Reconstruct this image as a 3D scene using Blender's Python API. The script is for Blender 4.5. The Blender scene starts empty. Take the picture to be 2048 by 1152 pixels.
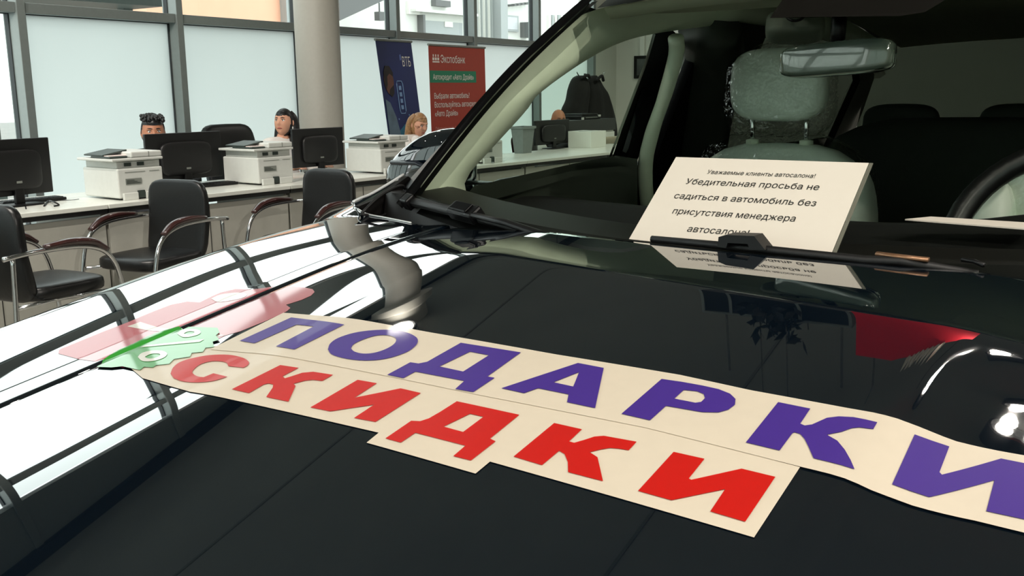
import bpy, bmesh, math, random
import numpy as np
from mathutils import Vector, Matrix, Euler
from mathutils.geometry import delaunay_2d_cdt
from math import sin, cos, pi, radians, atan, atan2, sqrt, exp
random.seed(7)
C = bpy.context.scene.collection
S = bpy.context.scene

# ------------------------------------------------------------------ camera
FPX, CX, CY, CZ = 2000.0, 1024.0, 576.0, 1.40
YAW, PITCH, ROLL = radians(35.3), -atan(396 / 2000.0), atan2(126, 10100)
FW = np.array([cos(YAW) * cos(PITCH), sin(YAW) * cos(PITCH), sin(PITCH)])
_r0 = np.array([sin(YAW), -cos(YAW), 0.0]); _u0 = np.cross(_r0, FW)
RT = _r0 * cos(ROLL) - _u0 * sin(ROLL); UP = np.cross(RT, FW)
EYE = np.array([0, 0, CZ])
cd = bpy.data.cameras.new('camera'); cam = bpy.data.objects.new('camera', cd); C.objects.link(cam)
cd.sensor_width = 36; cd.lens = 36 * FPX / 2048; cd.clip_start = .02; cd.clip_end = 300
_m = Matrix(((RT[0], UP[0], -FW[0], EYE[0]), (RT[1], UP[1], -FW[1], EYE[1]), (RT[2], UP[2], -FW[2], EYE[2]), (0, 0, 0, 1)))
cam.matrix_world = _m
S.camera = cam

# ------------------------------------------------------------------ world, exposure
W = bpy.data.worlds.new('overcast_sky'); S.world = W; W.use_nodes = True
bgn = W.node_tree.nodes['Background']; bgn.inputs[0].default_value = (.95, 1.0, .99, 1); bgn.inputs[1].default_value = 3.1
S.view_settings.view_transform = 'Standard'; S.view_settings.look = 'None'
S.view_settings.exposure = 0.0; S.view_settings.gamma = 1.0; S.view_settings.use_curve_mapping = False
S.cycles.max_bounces = 10; S.cycles.diffuse_bounces = 3; S.cycles.glossy_bounces = 5
S.cycles.transparent_max_bounces = 14; S.cycles.transmission_bounces = 6
S.cycles.caustics_reflective = False; S.cycles.caustics_refractive = False
S.cycles.sample_clamp_indirect = 4.0
LAMP_W = 280.0
# ceiling lamps: (x, y, power share, aim); aimed ones are added fill for desks and cabin
LAMPS = [(1.5, 3.9, 2.5, (3.6, 1.7, -3.9)), (.1, 4.9, 2.0, (4.5, .7, -3.6)), (-.5, -5.5, 2.6, (3.0, 6.5, -3.35)), (11.6, 4.2, 1.1), (-2.6, -4.2, 1.0), (-2.6, -1.2, 1.0), (-2.6, 1.8, .9), (.2, -4.2, 1.0), (.2, -1.6, 1.0), (3.4, -6.2, 1.0), (3.2, -4.2, .8), (6.2, -4.2, .8), (9.2, -2.5, .7), (9.6, 2.2, .7), (5.82, .45, .2), (10.4, .3, .4)]
CEIL = 4.95

# ------------------------------------------------------------------ pixel -> place helpers (used while measuring)
def ray(px, py):
    d = FW * FPX + RT * (px - CX) - UP * (py - CY); return d / np.linalg.norm(d)
def atz(px, py, z):
    d = ray(px, py); return EYE + d * ((z - CZ) / d[2])
def aty(px, py, y):
    d = ray(px, py); return EYE + d * (y / d[1])
def atx(px, py, x):
    d = ray(px, py); return EYE + d * (x / d[0])

# ------------------------------------------------------------------ materials
def lin(c):
    return tuple(((v / 255) / 12.92 if v / 255 <= .04045 else ((v / 255 + .055) / 1.055) ** 2.4) for v in c)
MATS = {}
def mat(name, rgb, rough=.5, metal=0, var=.06, scale=30, spec=.5, coat=0, bump=0, emis=None, es=0, sheen=0):
    if name in MATS: return MATS[name]
    m = bpy.data.materials.new(name); m.use_nodes = True; N = m.node_tree.nodes; L = m.node_tree.links
    b = N['Principled BSDF']; c = lin(rgb) if max(rgb) > 1.001 else rgb
    b.inputs['Roughness'].default_value = rough; b.inputs['Metallic'].default_value = metal
    b.inputs['Specular IOR Level'].default_value = spec; b.inputs['Coat Weight'].default_value = coat
    b.inputs['Coat Roughness'].default_value = .02
    if var or bump:
        tc = N.new('ShaderNodeTexCoord'); nz = N.new('ShaderNodeTexNoise'); nz.inputs['Scale'].default_value = scale
        nz.inputs['Detail'].default_value = 3; L.new(tc.outputs['Object'], nz.inputs['Vector'])
        cr = N.new('ShaderNodeValToRGB')
        cr.color_ramp.elements[0].position = .3; cr.color_ramp.elements[1].position = .7
        cr.color_ramp.elements[0].color = (*[v * (1 - var) for v in c], 1); cr.color_ramp.elements[1].color = (*[min(1, v * (1 + var)) for v in c], 1)
        L.new(nz.outputs['Fac'], cr.inputs['Fac']); L.new(cr.outputs['Color'], b.inputs['Base Color'])
        if bump:
            bp = N.new('ShaderNodeBump'); bp.inputs['Strength'].default_value = bump; bp.inputs['Distance'].default_value = .002
            L.new(nz.outputs['Fac'], bp.inputs['Height']); L.new(bp.outputs['Normal'], b.inputs['Normal'])
    else: b.inputs['Base Color'].default_value = (*c, 1)
    if emis: b.inputs['Emission Color'].default_value = (*emis, 1); b.inputs['Emission Strength'].default_value = es
    MATS[name] = m; return m

def glass_mat(name, tint, ior=1.5, rough=0.0, gloss=1.0, crumple=0.0):
    """thin sheet of glass: tinted see-through plus its mirror reflection"""
    m = bpy.data.materials.new(name); m.use_nodes = True; N = m.node_tree.nodes; L = m.node_tree.links
    N.remove(N['Principled BSDF']); out = N['Material Output']
    t = N.new('ShaderNodeBsdfTransparent'); t.inputs[0].default_value = (*tint, 1)
    g = N.new('ShaderNodeBsdfGlossy'); g.inputs['Roughness'].default_value = rough; g.inputs[0].default_value = (gloss, gloss, gloss, 1)
    f = N.new('ShaderNodeFresnel'); f.inputs['IOR'].default_value = ior
    if crumple:
        tc = N.new('ShaderNodeTexCoord'); vz = N.new('ShaderNodeTexVoronoi'); vz.feature = 'DISTANCE_TO_EDGE'; vz.inputs['Scale'].default_value = 8
        nz = N.new('ShaderNodeTexNoise'); nz.inputs['Scale'].default_value = 9; nz.inputs['Detail'].default_value = 4; L.new(tc.outputs['Object'], nz.inputs['Vector']); L.new(nz.outputs['Color'], vz.inputs['Vector'])
        bp = N.new('ShaderNodeBump'); bp.inputs['Strength'].default_value = crumple; bp.inputs['Distance'].default_value = .02; L.new(vz.outputs[0], bp.inputs['Height'])
        L.new(bp.outputs['Normal'], g.inputs['Normal']); L.new(bp.outputs['Normal'], f.inputs['Normal'])
    ge = N.new('ShaderNodeNewGeometry'); sb = N.new('ShaderNodeMath'); sb.operation = 'SUBTRACT'; sb.inputs[0].default_value = 1.0
    mu = N.new('ShaderNodeMath'); mu.operation = 'MULTIPLY'; L.new(ge.outputs['Backfacing'], sb.inputs[1]); L.new(sb.outputs[0], mu.inputs[0]); L.new(f.outputs[0], mu.inputs[1])
    x = N.new('ShaderNodeMixShader'); L.new(mu.outputs[0], x.inputs[0]); L.new(t.outputs[0], x.inputs[1]); L.new(g.outputs[0], x.inputs[2])
    L.new(x.outputs[0], out.inputs[0]); MATS[name] = m; return m

def frost_mat(name, col):
    m = bpy.data.materials.new(name); m.use_nodes = True; N = m.node_tree.nodes; L = m.node_tree.links
    N.remove(N['Principled BSDF']); out = N['Material Output']
    t = N.new('ShaderNodeBsdfTranslucent'); d = N.new('ShaderNodeBsdfDiffuse')
    tc = N.new('ShaderNodeTexCoord'); nz = N.new('ShaderNodeTexNoise'); nz.inputs['Scale'].default_value = .8; nz.inputs['Detail'].default_value = 1
    L.new(tc.outputs['Object'], nz.inputs['Vector'])
    cr = N.new('ShaderNodeValToRGB'); cr.color_ramp.elements[0].color = (*[v * .93 for v in col], 1); cr.color_ramp.elements[1].color = (*col, 1)
    L.new(nz.outputs['Fac'], cr.inputs[0]); L.new(cr.outputs[0], t.inputs[0]); d.inputs[0].default_value = (*[v * .5 for v in col], 1)
    x = N.new('ShaderNodeMixShader'); x.inputs[0].default_value = .12
    L.new(t.outputs[0], x.inputs[1]); L.new(d.outputs[0], x.inputs[2]); L.new(x.outputs[0], out.inputs[0]); MATS[name] = m; return m

def mirror_paint(name, rgb, ior=1.9, rough=.015, coat=1.0, bump=0.0, flake=.15):
    m = bpy.data.materials.new(name); m.use_nodes = True; N = m.node_tree.nodes; L = m.node_tree.links
    b = N['Principled BSDF']; c = lin(rgb)
    tc = N.new('ShaderNodeTexCoord'); nz = N.new('ShaderNodeTexNoise'); nz.inputs['Scale'].default_value = 900
    L.new(tc.outputs['Object'], nz.inputs['Vector']); cr = N.new('ShaderNodeValToRGB')
    cr.color_ramp.elements[0].color = (*[v * (1 - flake) for v in c], 1); cr.color_ramp.elements[1].color = (*[v * (1 + flake) for v in c], 1)
    L.new(nz.outputs['Fac'], cr.inputs[0]); L.new(cr.outputs[0], b.inputs['Base Color'])
    b.inputs['Roughness'].default_value = rough; b.inputs['IOR'].default_value = ior
    b.inputs['Coat Weight'].default_value = coat; b.inputs['Coat Roughness'].default_value = .004; b.inputs['Coat IOR'].default_value = 1.6
    if bump:
        n2 = N.new('ShaderNodeTexNoise'); n2.inputs['Scale'].default_value = 7; n2.inputs['Detail'].default_value = 1
        L.new(tc.outputs['Object'], n2.inputs['Vector'])
        bp = N.new('ShaderNodeBump'); bp.inputs['Strength'].default_value = bump; bp.inputs['Distance'].default_value = .003
        L.new(n2.outputs['Fac'], bp.inputs['Height']); L.new(bp.outputs['Normal'], b.inputs['Normal']); L.new(bp.outputs['Normal'], b.inputs['Coat Normal'])
    MATS[name] = m; return m

def sticker_mat(name, rgb, rough=.42, coat=.12):
    m = mat(name, rgb, rough=rough, var=.015, scale=60, coat=coat, spec=.35)
    b = m.node_tree.nodes['Principled BSDF']; b.inputs['Coat Roughness'].default_value = .05; b.inputs['Coat IOR'].default_value = 1.55
    return m

# ------------------------------------------------------------------ mesh helpers
def obj(name, data, m=None, parent=None, smooth=False, kind=None, label=None, cat=None, group=None, bevel=0):
    """DATA: (verts, faces) or a bmesh"""
    me = bpy.data.meshes.new(name)
    if isinstance(data, bmesh.types.BMesh):
        data.to_mesh(me); data.free()
    else:
        me.from_pydata([tuple(map(float, v)) for v in data[0]], [], data[1])
    me.update()
    if smooth: me.shade_smooth()
    o = bpy.data.objects.new(name, me); C.objects.link(o)
    if m is not None:
        for mm in (m if isinstance(m, (list, tuple)) else [m]): me.materials.append(mm)
    if parent is not None: o.parent = parent
    if bevel:
        b = o.modifiers.new('bevel', 'BEVEL'); b.width = bevel; b.segments = 2; b.limit_method = 'ANGLE'; b.angle_limit = radians(40)
    for k, v in (('kind', kind), ('label', label), ('category', cat), ('group', group)):
        if v: o[k] = v
    return o
def thing(name, label, cat, loc=(0, 0, 0), rz=0, group=None, parent=None):
    o = bpy.data.objects.new(name, None); C.objects.link(o); o.empty_display_size = .1
    o.location = loc; o.rotation_euler = (0, 0, rz); o['label'] = label; o['category'] = cat
    if group: o['group'] = group
    return o
def dup(o, parent=None, **props):
    c = o.copy(); C.objects.link(c)
    if parent is not None: c.parent = parent
    for k, v in props.items(): c[k] = v
    for ch in list(o.children): dup(ch, c)
    return c

class MB:
    """collects boxes, tubes and polygons into one mesh"""
    def __init__(s): s.v = []; s.f = []; s.mi = []
    def add(s, vs, fs, mi=0):
        n = len(s.v); s.v += [tuple(map(float, v)) for v in vs]; s.f += [tuple(n + i for i in f) for f in fs]; s.mi += [mi] * len(fs); return s
    def box(s, x0, x1, y0, y1, z0, z1, mi=0, M=None):
        vs = [(x, y, z) for z in (z0, z1) for y in (y0, y1) for x in (x0, x1)]
        if M is not None: vs = [tuple(M @ Vector(v)) for v in vs]
        return s.add(vs, [(0, 2, 3, 1), (4, 5, 7, 6), (0, 1, 5, 4), (2, 6, 7, 3), (0, 4, 6, 2), (1, 3, 7, 5)], mi)
    def prism(s, poly, axis, a, b, mi=0):
        """extrude 2D POLY along AXIS ('x','y','z') from a to b"""
        n = len(poly)
        def P(p, t): return {'x': (t, p[0], p[1]), 'y': (p[0], t, p[1]), 'z': (p[0], p[1], t)}[axis]
        vs = [P(p, a) for p in poly] + [P(p, b) for p in poly]
        fs = [tuple(range(n))[::-1], tuple(range(n, 2 * n))] + [(i, (i + 1) % n, n + (i + 1) % n, n + i) for i in range(n)]
        return s.add(vs, fs, mi)
    def tube(s, pts, r, seg=8, mi=0, cap=True, flat=1.0, upv=(0, 0, 1)):
        pts = [Vector(p) for p in pts]; n = len(pts); rs = r if isinstance(r, (list, tuple)) else [r] * n
        vs = []; up = Vector(upv)
        for i, p in enumerate(pts):
            t = (pts[min(i + 1, n - 1)] - pts[max(i - 1, 0)]).normalized()
            a = t.cross(up)
            if a.length < 1e-3: a = t.cross(Vector((1, 0, 0)))
            a.normalize(); b = a.cross(t).normalized()
            for k in range(seg):
                q = 2 * pi * k / seg; vs.append(p + a * cos(q) * rs[i] + b * sin(q) * rs[i] * flat)
        fs = [(i * seg + k, i * seg + (k + 1) % seg, (i + 1) * seg + (k + 1) % seg, (i + 1) * seg + k) for i in range(n - 1) for k in range(seg)]
        if cap: fs += [tuple(range(seg))[::-1], tuple(range((n - 1) * seg, n * seg))]
        return s.add(vs, fs, mi)
    def lathe(s, prof, seg=20, mi=0, o=(0, 0, 0), ax='z'):
        vs = []
        for (r, z) in prof:
            for k in range(seg):
                q = 2 * pi * k / seg
                v = (r * cos(q), r * sin(q), z)
                if ax == 'x': v = (v[2], v[0], v[1])
                if ax == 'y': v = (v[0], v[2], v[1])
                vs.append((v[0] + o[0], v[1] + o[1], v[2] + o[2]))
        n = len(prof)
        fs = [(i * seg + k, i * seg + (k + 1) % seg, (i + 1) * seg + (k + 1) % seg, (i + 1) * seg + k) for i in range(n - 1) for k in range(seg)]
        fs += [tuple(range(seg))[::-1], tuple(range((n - 1) * seg, n * seg))]
        return s.add(vs, fs, mi)
    def ball(s, c, r, seg=16, ring=10, mi=0):
        rr = r if isinstance(r, (list, tuple)) else (r, r, r); vs = []
        for i in range(ring + 1):
            th = pi * i / ring
            for k in range(seg):
                ph = 2 * pi * k / seg; vs.append((c[0] + rr[0] * sin(th) * cos(ph), c[1] + rr[1] * sin(th) * sin(ph), c[2] + rr[2] * cos(th)))
        fs = [(i * seg + k, (i + 1) * seg + k, (i + 1) * seg + (k + 1) % seg, i * seg + (k + 1) % seg) for i in range(ring) for k in range(seg)]
        return s.add(vs, fs, mi)
    def rbox(s, c, h, M=None, seg=3, mi=0, p=4.0):
        """superellipsoid cushion, half sizes h"""
        vs = []; N1, N2 = 14, 24
        def sp(w, q): return math.copysign(abs(w) ** q, w)
        e = 2.0 / p
        for i in range(N1 + 1):
            th = -pi / 2 + pi * i / N1
            for k in range(N2):
                ph = 2 * pi * k / N2
                v = Vector((h[0] * sp(cos(th), e) * sp(cos(ph), e), h[1] * sp(cos(th), e) * sp(sin(ph), e), h[2] * sp(sin(th), e))) + Vector(c)
                vs.append(M @ v if M is not None else v)
        fs = [(i * N2 + k, i * N2 + (k + 1) % N2, (i + 1) * N2 + (k + 1) % N2, (i + 1) * N2 + k) for i in range(N1) for k in range(N2)]
        return s.add(vs, fs, mi)
    def build(s, name, m=None, parent=None, smooth=False, **k):
        o = obj(name, (s.v, s.f), m, parent, smooth, **k)
        if isinstance(m, (list, tuple)):
            o.data.polygons.foreach_set('material_index', s.mi)
        if smooth == 'auto':
            for p in o.data.polygons: p.use_smooth = True
            o.data.set_sharp_from_angle(angle=radians(38))
        return o

def catmull(pts, n=8):
    P = [np.array(p, float) for p in pts]; P = [2 * P[0] - P[1]] + P + [2 * P[-1] - P[-2]]; out = []
    for i in range(1, len(P) - 2):
        for k in range(n):
            t = k / n; a, b, c, d = P[i - 1], P[i], P[i + 1], P[i + 2]
            out.append(.5 * ((2 * b) + (-a + c) * t + (2 * a - 5 * b + 4 * c - d) * t * t + (-a + 3 * b - 3 * c + d) * t ** 3))
    out.append(P[-2]); return out
def resample(pts, n):
    P = np.array(pts, float); d = np.r_[0, np.cumsum(np.linalg.norm(np.diff(P, axis=0), axis=1))]
    t = np.linspace(0, d[-1], n); return np.array([[np.interp(q, d, P[:, k]) for k in range(P.shape[1])] for q in t])

def text_mesh(body, size, bold=0.0, shear=0.0, wscale=1.0, extrude=0.0):
    """flat lettering as (verts2d, faces), left end at x=0, baseline y=0; returns also its width"""
    cu = bpy.data.curves.new('lettering', 'FONT'); cu.body = body; cu.size = 1.0; cu.shear = shear
    o = bpy.data.objects.new('lettering', cu); C.objects.link(o); bpy.context.view_layer.update()
    c2 = o.to_curve(bpy.context.evaluated_depsgraph_get()); loops = []
    for sp in c2.splines:
        bp = sp.bezier_points
        if len(bp) < 2:
            continue
        lp = []
        for i in range(len(bp)):
            a, b = bp[i], bp[(i + 1) % len(bp)]
            p0, p1, p2, p3 = (Vector(q[:2]) for q in (a.co, a.handle_right, b.handle_left, b.co))
            st = (p1 - p0).length < 1e-5 and (p2 - p3).length < 1e-5 or abs((p1 - p0).cross(p3 - p0)) + abs((p2 - p0).cross(p3 - p0)) < 1e-6
            for k in range(1 if st else 4):
                t = k / 4 if not st else 0; u = 1 - t
                lp.append(p0 * u ** 3 + p1 * 3 * u * u * t + p2 * 3 * u * t * t + p3 * t ** 3)
        loops.append(lp)
    o.to_curve_clear(); C.objects.unlink(o); bpy.data.objects.remove(o)
    V, F = [], []
    # glyph by glyph: group the loops that overlap in x
    boxes = sorted(((min(p.x for p in l), max(p.x for p in l), l) for l in loops), key=lambda q: q[0]); groups = []
    for a, b, l in boxes:
        if groups and a < groups[-1][1] - 1e-4: groups[-1][2].append(l); groups[-1][1] = max(groups[-1][1], b)
        else: groups.append([a, b, [l]])
    for _, _, ls in groups:
        pts, ed = [], []
        for l in ls:
            n0 = len(pts); pts += l; ed += [(n0 + i, n0 + (i + 1) % len(l)) for i in range(len(l))]
        r = delaunay_2d_cdt(pts, ed, [], 0, 1e-6)
        def wind(x, y):
            w = 0
            for l in ls:
                for i in range(len(l)):
                    p, q = l[i], l[(i + 1) % len(l)]
                    if p.y <= y < q.y or q.y <= y < p.y:
                        if x < (q.x - p.x) * (y - p.y) / (q.y - p.y) + p.x: w += 1 if q.y > p.y else -1
            return w
        n0 = len(V); V += [(v.x * size * wscale, v.y * size) for v in r[0]]
        for f_ in r[2]:
            cx_ = sum(r[0][i].x for i in f_) / len(f_); cy_ = sum(r[0][i].y for i in f_) / len(f_)
            if wind(cx_, cy_) != 0: F.append(tuple(n0 + i for i in f_))
    x0 = min(v[0] for v in V); x1 = max(v[0] for v in V)
    return [(v[0] - x0, v[1]) for v in V], F, x1 - x0
def text_on(name, body, org, ux, uy, size, m, parent, align='left', bold=0.0, shear=0.0, width=None, off=.0008):
    """lettering laid on the plane (org, ux, uy)"""
    vs, fs, w = text_mesh(body, size, bold, shear)
    k = (width / w) if width else 1.0; w *= k
    ux = Vector(ux).normalized(); uy = Vector(uy).normalized(); n = ux.cross(uy); org = Vector(org)
    x0 = {'left': 0, 'center': -w / 2, 'right': -w}[align]
    return obj(name, ([org + ux * (v[0] * k + x0) + uy * v[1] + n * off for v in vs], fs), m, parent)

# ------------------------------------------------------------------ palette
M_WHITE = mat('white_paint', (226, 226, 220), .6, var=.02)
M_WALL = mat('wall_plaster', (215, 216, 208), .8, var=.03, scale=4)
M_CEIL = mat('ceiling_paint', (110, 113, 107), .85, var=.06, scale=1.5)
M_SEAM = mat('ceiling_seam', (86, 89, 84), .8)
M_SEAM2 = mat('ceiling_shadow_gap', (14, 15, 15), .8)  # near-black strip colour standing in for the shade in the ceiling gap
M_FLOOR = mat('floor_tile', (150, 148, 140), .3, var=.05, scale=2)
M_ALU = mat('window_frame_aluminium', (128, 136, 134), .45, metal=.35, var=.03)
M_ALUD = mat('window_frame_gasket', (30, 36, 38), .6)
M_COL = mat('column_paint', (160, 157, 148), .6, var=.02)
M_FROST = frost_mat('frosted_film', (.67, .715, .70))
M_CLEAR = glass_mat('clear_window_glass', (.93, .96, .95), 1.45)
M_BLACKPL = mat('black_plastic', (9, 9, 10), .42, var=.1, spec=.35)
M_SCREEN = mat('black_monitor_back', (7, 7, 8), .5, var=.05)
M_PRN = mat('printer_white_plastic', (200, 202, 197), .5, var=.02)
M_PRND = mat('printer_dark_plastic', (46, 56, 52), .45, var=.05)
M_PRNG = mat('printer_grey_plastic', (120, 124, 118), .5)
M_DESK = mat('desk_white_laminate', (222, 224, 216), .35, var=.015, coat=.3)
M_DESKP = mat('desk_panel_laminate', (172, 171, 162), .5, var=.02)
M_DESKE = mat('desk_dark_edge', (22, 22, 22), .5)
M_LEATHER = mat('black_leather', (9, 10, 11), .36, var=.12, scale=60, bump=.25)
M_CHROME = mat('chrome', (205, 205, 205), .12, metal=1, var=0)
M_MAHOG = mat('dark_mahogany_armrest', (48, 18, 16), .3, var=.25, scale=18, coat=.6)
M_GREYBIN = mat('grey_plastic', (120, 128, 126), .5)
M_CHAR = mat('charcoal_laminate', (48, 50, 50), .5)
M_FACADE = mat('facade_white_panel', (214, 216, 210), .7, var=.03, scale=3)
M_FACADE2 = mat('facade_grey_panel', (158, 164, 164), .6, var=.03)
M_FACADE3 = mat('facade_dark_grey', (96, 98, 98), .6, var=.04)  # dark grey for frames, canopy and small fittings
M_ORANGE = mat('facade_orange_plaster', (246, 186, 156), .8, var=.03, scale=2)
M_ASPH = mat('outdoor_paving', (128, 128, 124), .9, var=.1, scale=3)
M_STEELD = mat('outdoor_beam_grey', (78, 86, 82), .6)

# ------------------------------------------------------------------ room shell
def struct(name, mb, m, parent=None, **k):
    return mb.build(name, m, parent, kind=None if parent else 'structure', **k)
def yw(x): return 7.4 + .1 * (x - 4.26)
XL, XR, YB = -5.6, 15.1, -7.5
fl = struct('floor', MB().box(XL - .2, XR + .2, YB - .2, yw(XL), -.1, 0).add([(XL - .2, 6.41, 0), (XR + .2, 6.41, 0), (XR + .2, yw(XR + .2) + .15, 0), (XL - .2, yw(XL) + .15, 0)], [(0, 1, 2, 3)]), M_FLOOR)
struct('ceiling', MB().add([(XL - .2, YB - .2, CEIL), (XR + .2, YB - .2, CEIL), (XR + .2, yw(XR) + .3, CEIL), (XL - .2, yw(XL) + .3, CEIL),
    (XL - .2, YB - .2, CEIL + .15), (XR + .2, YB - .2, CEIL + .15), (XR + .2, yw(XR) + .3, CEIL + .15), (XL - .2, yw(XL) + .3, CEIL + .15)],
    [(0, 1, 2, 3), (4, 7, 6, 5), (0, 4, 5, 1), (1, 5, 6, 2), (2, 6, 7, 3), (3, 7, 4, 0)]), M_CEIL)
struct('wall_left', MB().box(XL - .2, XL, YB - .2, yw(XL), 0, .45).box(XL - .2, XL, YB - .2, yw(XL), 4.2, CEIL).box(XL - .2, XL, YB - .2, YB + .4, .45, 4.2).box(XL - .2, XL, 6.2, yw(XL), .45, 4.2), M_WALL)
for i_, y0_ in enumerate(np.arange(YB + .4, 6.1, 1.66)):          # unseen windows added behind the viewer's left, to light the cabin
    wn = bpy.data.objects.new('window_%d' % (20 + i_), None); C.objects.link(wn); wn.location = (XL - .1, y0_, 0); wn.rotation_euler = (0, 0, radians(90)); wn['kind'] = 'structure'
    MB().box(.04, 1.62, -.003, .003, .5, 4.15).build('frosted_pane', M_FROST, wn)
    MB().box(-.04, .04, -.06, .06, .45, 4.2).build('mullion', M_ALU, wn)
    MB().box(.04, 1.62, -.05, .05, .45, .5).box(.04, 1.62, -.05, .05, 4.15, 4.2).build('rail', M_ALU, wn)
struct('wall_rear', MB().box(XL - .2, XR + .2, YB - .2, YB, 0, CEIL), M_WALL)
struct('wall_right', MB().box(XR, XR + .2, YB, yw(XR) + .3, 0, CEIL), M_WALL)
n = 0
for x in np.arange(XL + 1.6, XR, 3.1):                      # dark joints between the ceiling boards
    n += 1; struct('trim_%d' % n, MB().box(x - .012, x + .012, YB, yw(x) - .15, CEIL - .006, CEIL + .002), M_SEAM)
for y in np.arange(YB + 1.2, 6.6, 3.0):
    n += 1; struct('trim_%d' % n, MB().box(XL, XR, y - .012, y + .012, CEIL - .007, CEIL + .001), M_SEAM)

# glazed wall: one window per bay, frosted below the transom and clear above it
MX = [-4.9, -3.4, -1.9, -.4, 1.1, 2.6, 4.10, 5.59, 7.18, 8.76, 10.42, 12.15, 13.99]
ang = atan(.1)
ZT, ZT2, ZTOP = 2.035, 3.50, 4.20
for i in range(len(MX)):
    x0 = MX[i]; x1 = MX[i + 1] if i + 1 < len(MX) else None
    if x1 is None:
        break
    w = bpy.data.objects.new('window_%d' % (i + 1), None); C.objects.link(w)
    w.location = (x0, yw(x0), 0); w.rotation_euler = (0, 0, ang); w['kind'] = 'structure'
    Lb = (x1 - x0) / cos(ang)
    def pn(name, m, z0, z1, a=.04, t=.006):
        return MB().box(a, Lb - a, -t / 2, t / 2, z0, z1).build(name, m, w)
    if i == 5: pn('clear_pane', M_CLEAR, .12, ZT - .02)
    else: pn('frosted_pane', M_FROST, .12, ZT - .02)
    pn('clear_pane', M_CLEAR, ZT + .04, ZT2 - .12); pn('clear_pane', M_CLEAR, ZT2 + .12, ZTOP)
    mb = MB().box(-.035, .035, -.12, .05, 0, CEIL - .12, 0).box(.035, .043, -.02, .03, 0.1, ZTOP, 1).box(-.043, -.035, -.02, .03, .1, ZTOP, 1)
    mb.build('mullion', [M_ALU, M_ALUD], w, bevel=.004)
    for z, h in ((ZT, .075), (ZT2, .26)):
        MB().box(.035, Lb - .035, -.10, .05, z - h / 2, z + h / 2, 0).box(.035, Lb - .035, -.02, .03, z - h / 2 - .006, z - h / 2, 1).build('transom', [M_ALU, M_ALUD], w, bevel=.004)
    MB().box(.035, Lb - .035, -.08, .05, 0, .12).build('sill', M_ALU, w)
# last mullion, and the white wall beyond it
struct('trim_40', MB().box(13.955, 14.03, yw(14) - .12, yw(14) + .05, 0, CEIL), M_ALU)
struct('wall_window_end', MB().add([(14.03, yw(14.03), 0), (XR, yw(XR), 0), (XR, yw(XR), CEIL), (14.03, yw(14.03), CEIL), (14.03, yw(14.03) + .2, 0), (XR, yw(XR) + .2, 0), (XR, yw(XR) + .2, CEIL), (14.03, yw(14.03) + .2, CEIL)],
    [(0, 1, 2, 3), (4, 7, 6, 5), (0, 4, 5, 1), (3, 2, 6, 7), (1, 5, 6, 2), (0, 3, 7, 4)]), M_WALL)
xa, xb = XL, 14.03
struct('trim_41', MB().add([(xa, yw(xa) - .1, ZTOP + .1), (xb, yw(xb) - .1, ZTOP + .1), (xb, yw(xb) + .1, ZTOP + .1), (xa, yw(xa) + .1, ZTOP + .1), (xa, yw(xa) - .1, CEIL), (xb, yw(xb) - .1, CEIL), (xb, yw(xb) + .1, CEIL), (xa, yw(xa) + .1, CEIL)],
    [(0, 1, 2, 3), (4, 7, 6, 5), (0, 4, 5, 1), (1, 5, 6, 2), (2, 6, 7, 3), (3, 7, 4, 0)]), M_ALU)
struct('trim_43', MB().add([(xa, yw(xa) - .16, CEIL - .12), (xb, yw(xb) - .16, CEIL - .12), (xb, yw(xb) - .1, CEIL - .12), (xa, yw(xa) - .1, CEIL - .12), (xa, yw(xa) - .16, CEIL), (xb, yw(xb) - .16, CEIL), (xb, yw(xb) - .1, CEIL), (xa, yw(xa) - .1, CEIL)],
    [(0, 1, 2, 3), (4, 7, 6, 5), (0, 4, 5, 1), (1, 5, 6, 2), (2, 6, 7, 3), (3, 7, 4, 0)]), M_SEAM2)
# partition corner strip and skirting on the right wall
struct('trim_42', MB().box(XR - .05, XR, yw(XR) - .55, yw(XR) - .47, 0, CEIL), M_WHITE)
struct('baseboard_right', MB().box(XR - .02, XR, YB, yw(XR), 0, .1), M_WHITE)
# round column with the collar it carries under the ceiling
c_ = aty(640, 180, 6.75)
struct('column', MB().lathe([(.205, 0), (.205, .03), (.2, .04), (.2, 4.5), (.2, 4.56)], 40, o=(c_[0], c_[1], 0)).lathe([(.26, 4.5), (.34, 4.56), (.34, 4.72), (.26, 4.78), (.26, CEIL)], 40, o=(c_[0], c_[1], 0)), M_COL, smooth='auto')

# ------------------------------------------------------------------ outdoors
struct('ground_outside', MB().box(-25, 70, 9.3, 60, -.3, -.15), M_ASPH)
YF = 21.0
def frect(px0, py0, px1, py1, t0=0.0, t1=.12, Y=YF):
    a = aty(px0, py0, Y); b = aty(px1, py1, Y); zz = sorted((a[2], b[2])); xx = sorted((a[0], b[0]))
    return (xx[0], xx[1], Y - t1, Y - t0, zz[0], zz[1])
wb = thing('building', 'white industrial facade seen through the clear upper panes right of the column', 'building', (aty(860, 100, YF)[0], YF, -.15))
def fpart(name, m, r, **k):
    mb = MB(); mb.box(r[0] - wb.location.x, r[1] - wb.location.x, r[2] - YF, r[3] - YF, r[4] + .15, r[5] + .15); return mb.build(name, m, wb, **k)
xa = aty(640, 60, YF)[0]; xe = 64.0
fpart('wall', M_FACADE, (xa, xe, YF, YF + 6, -.15, 4.6))
fpart('garage_door', M_FACADE2, frect(838, 40, 925, 160, 0, .05))
fpart('door_frame', M_FACADE3, frect(834, 30, 842, 160, 0, .25)); fpart('door_head', M_FACADE, frect(815, 18, 940, 34, 0, .35))
fpart('door_sign', M_WHITE, frect(886, 43, 902, 55, .05, .08))
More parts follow.
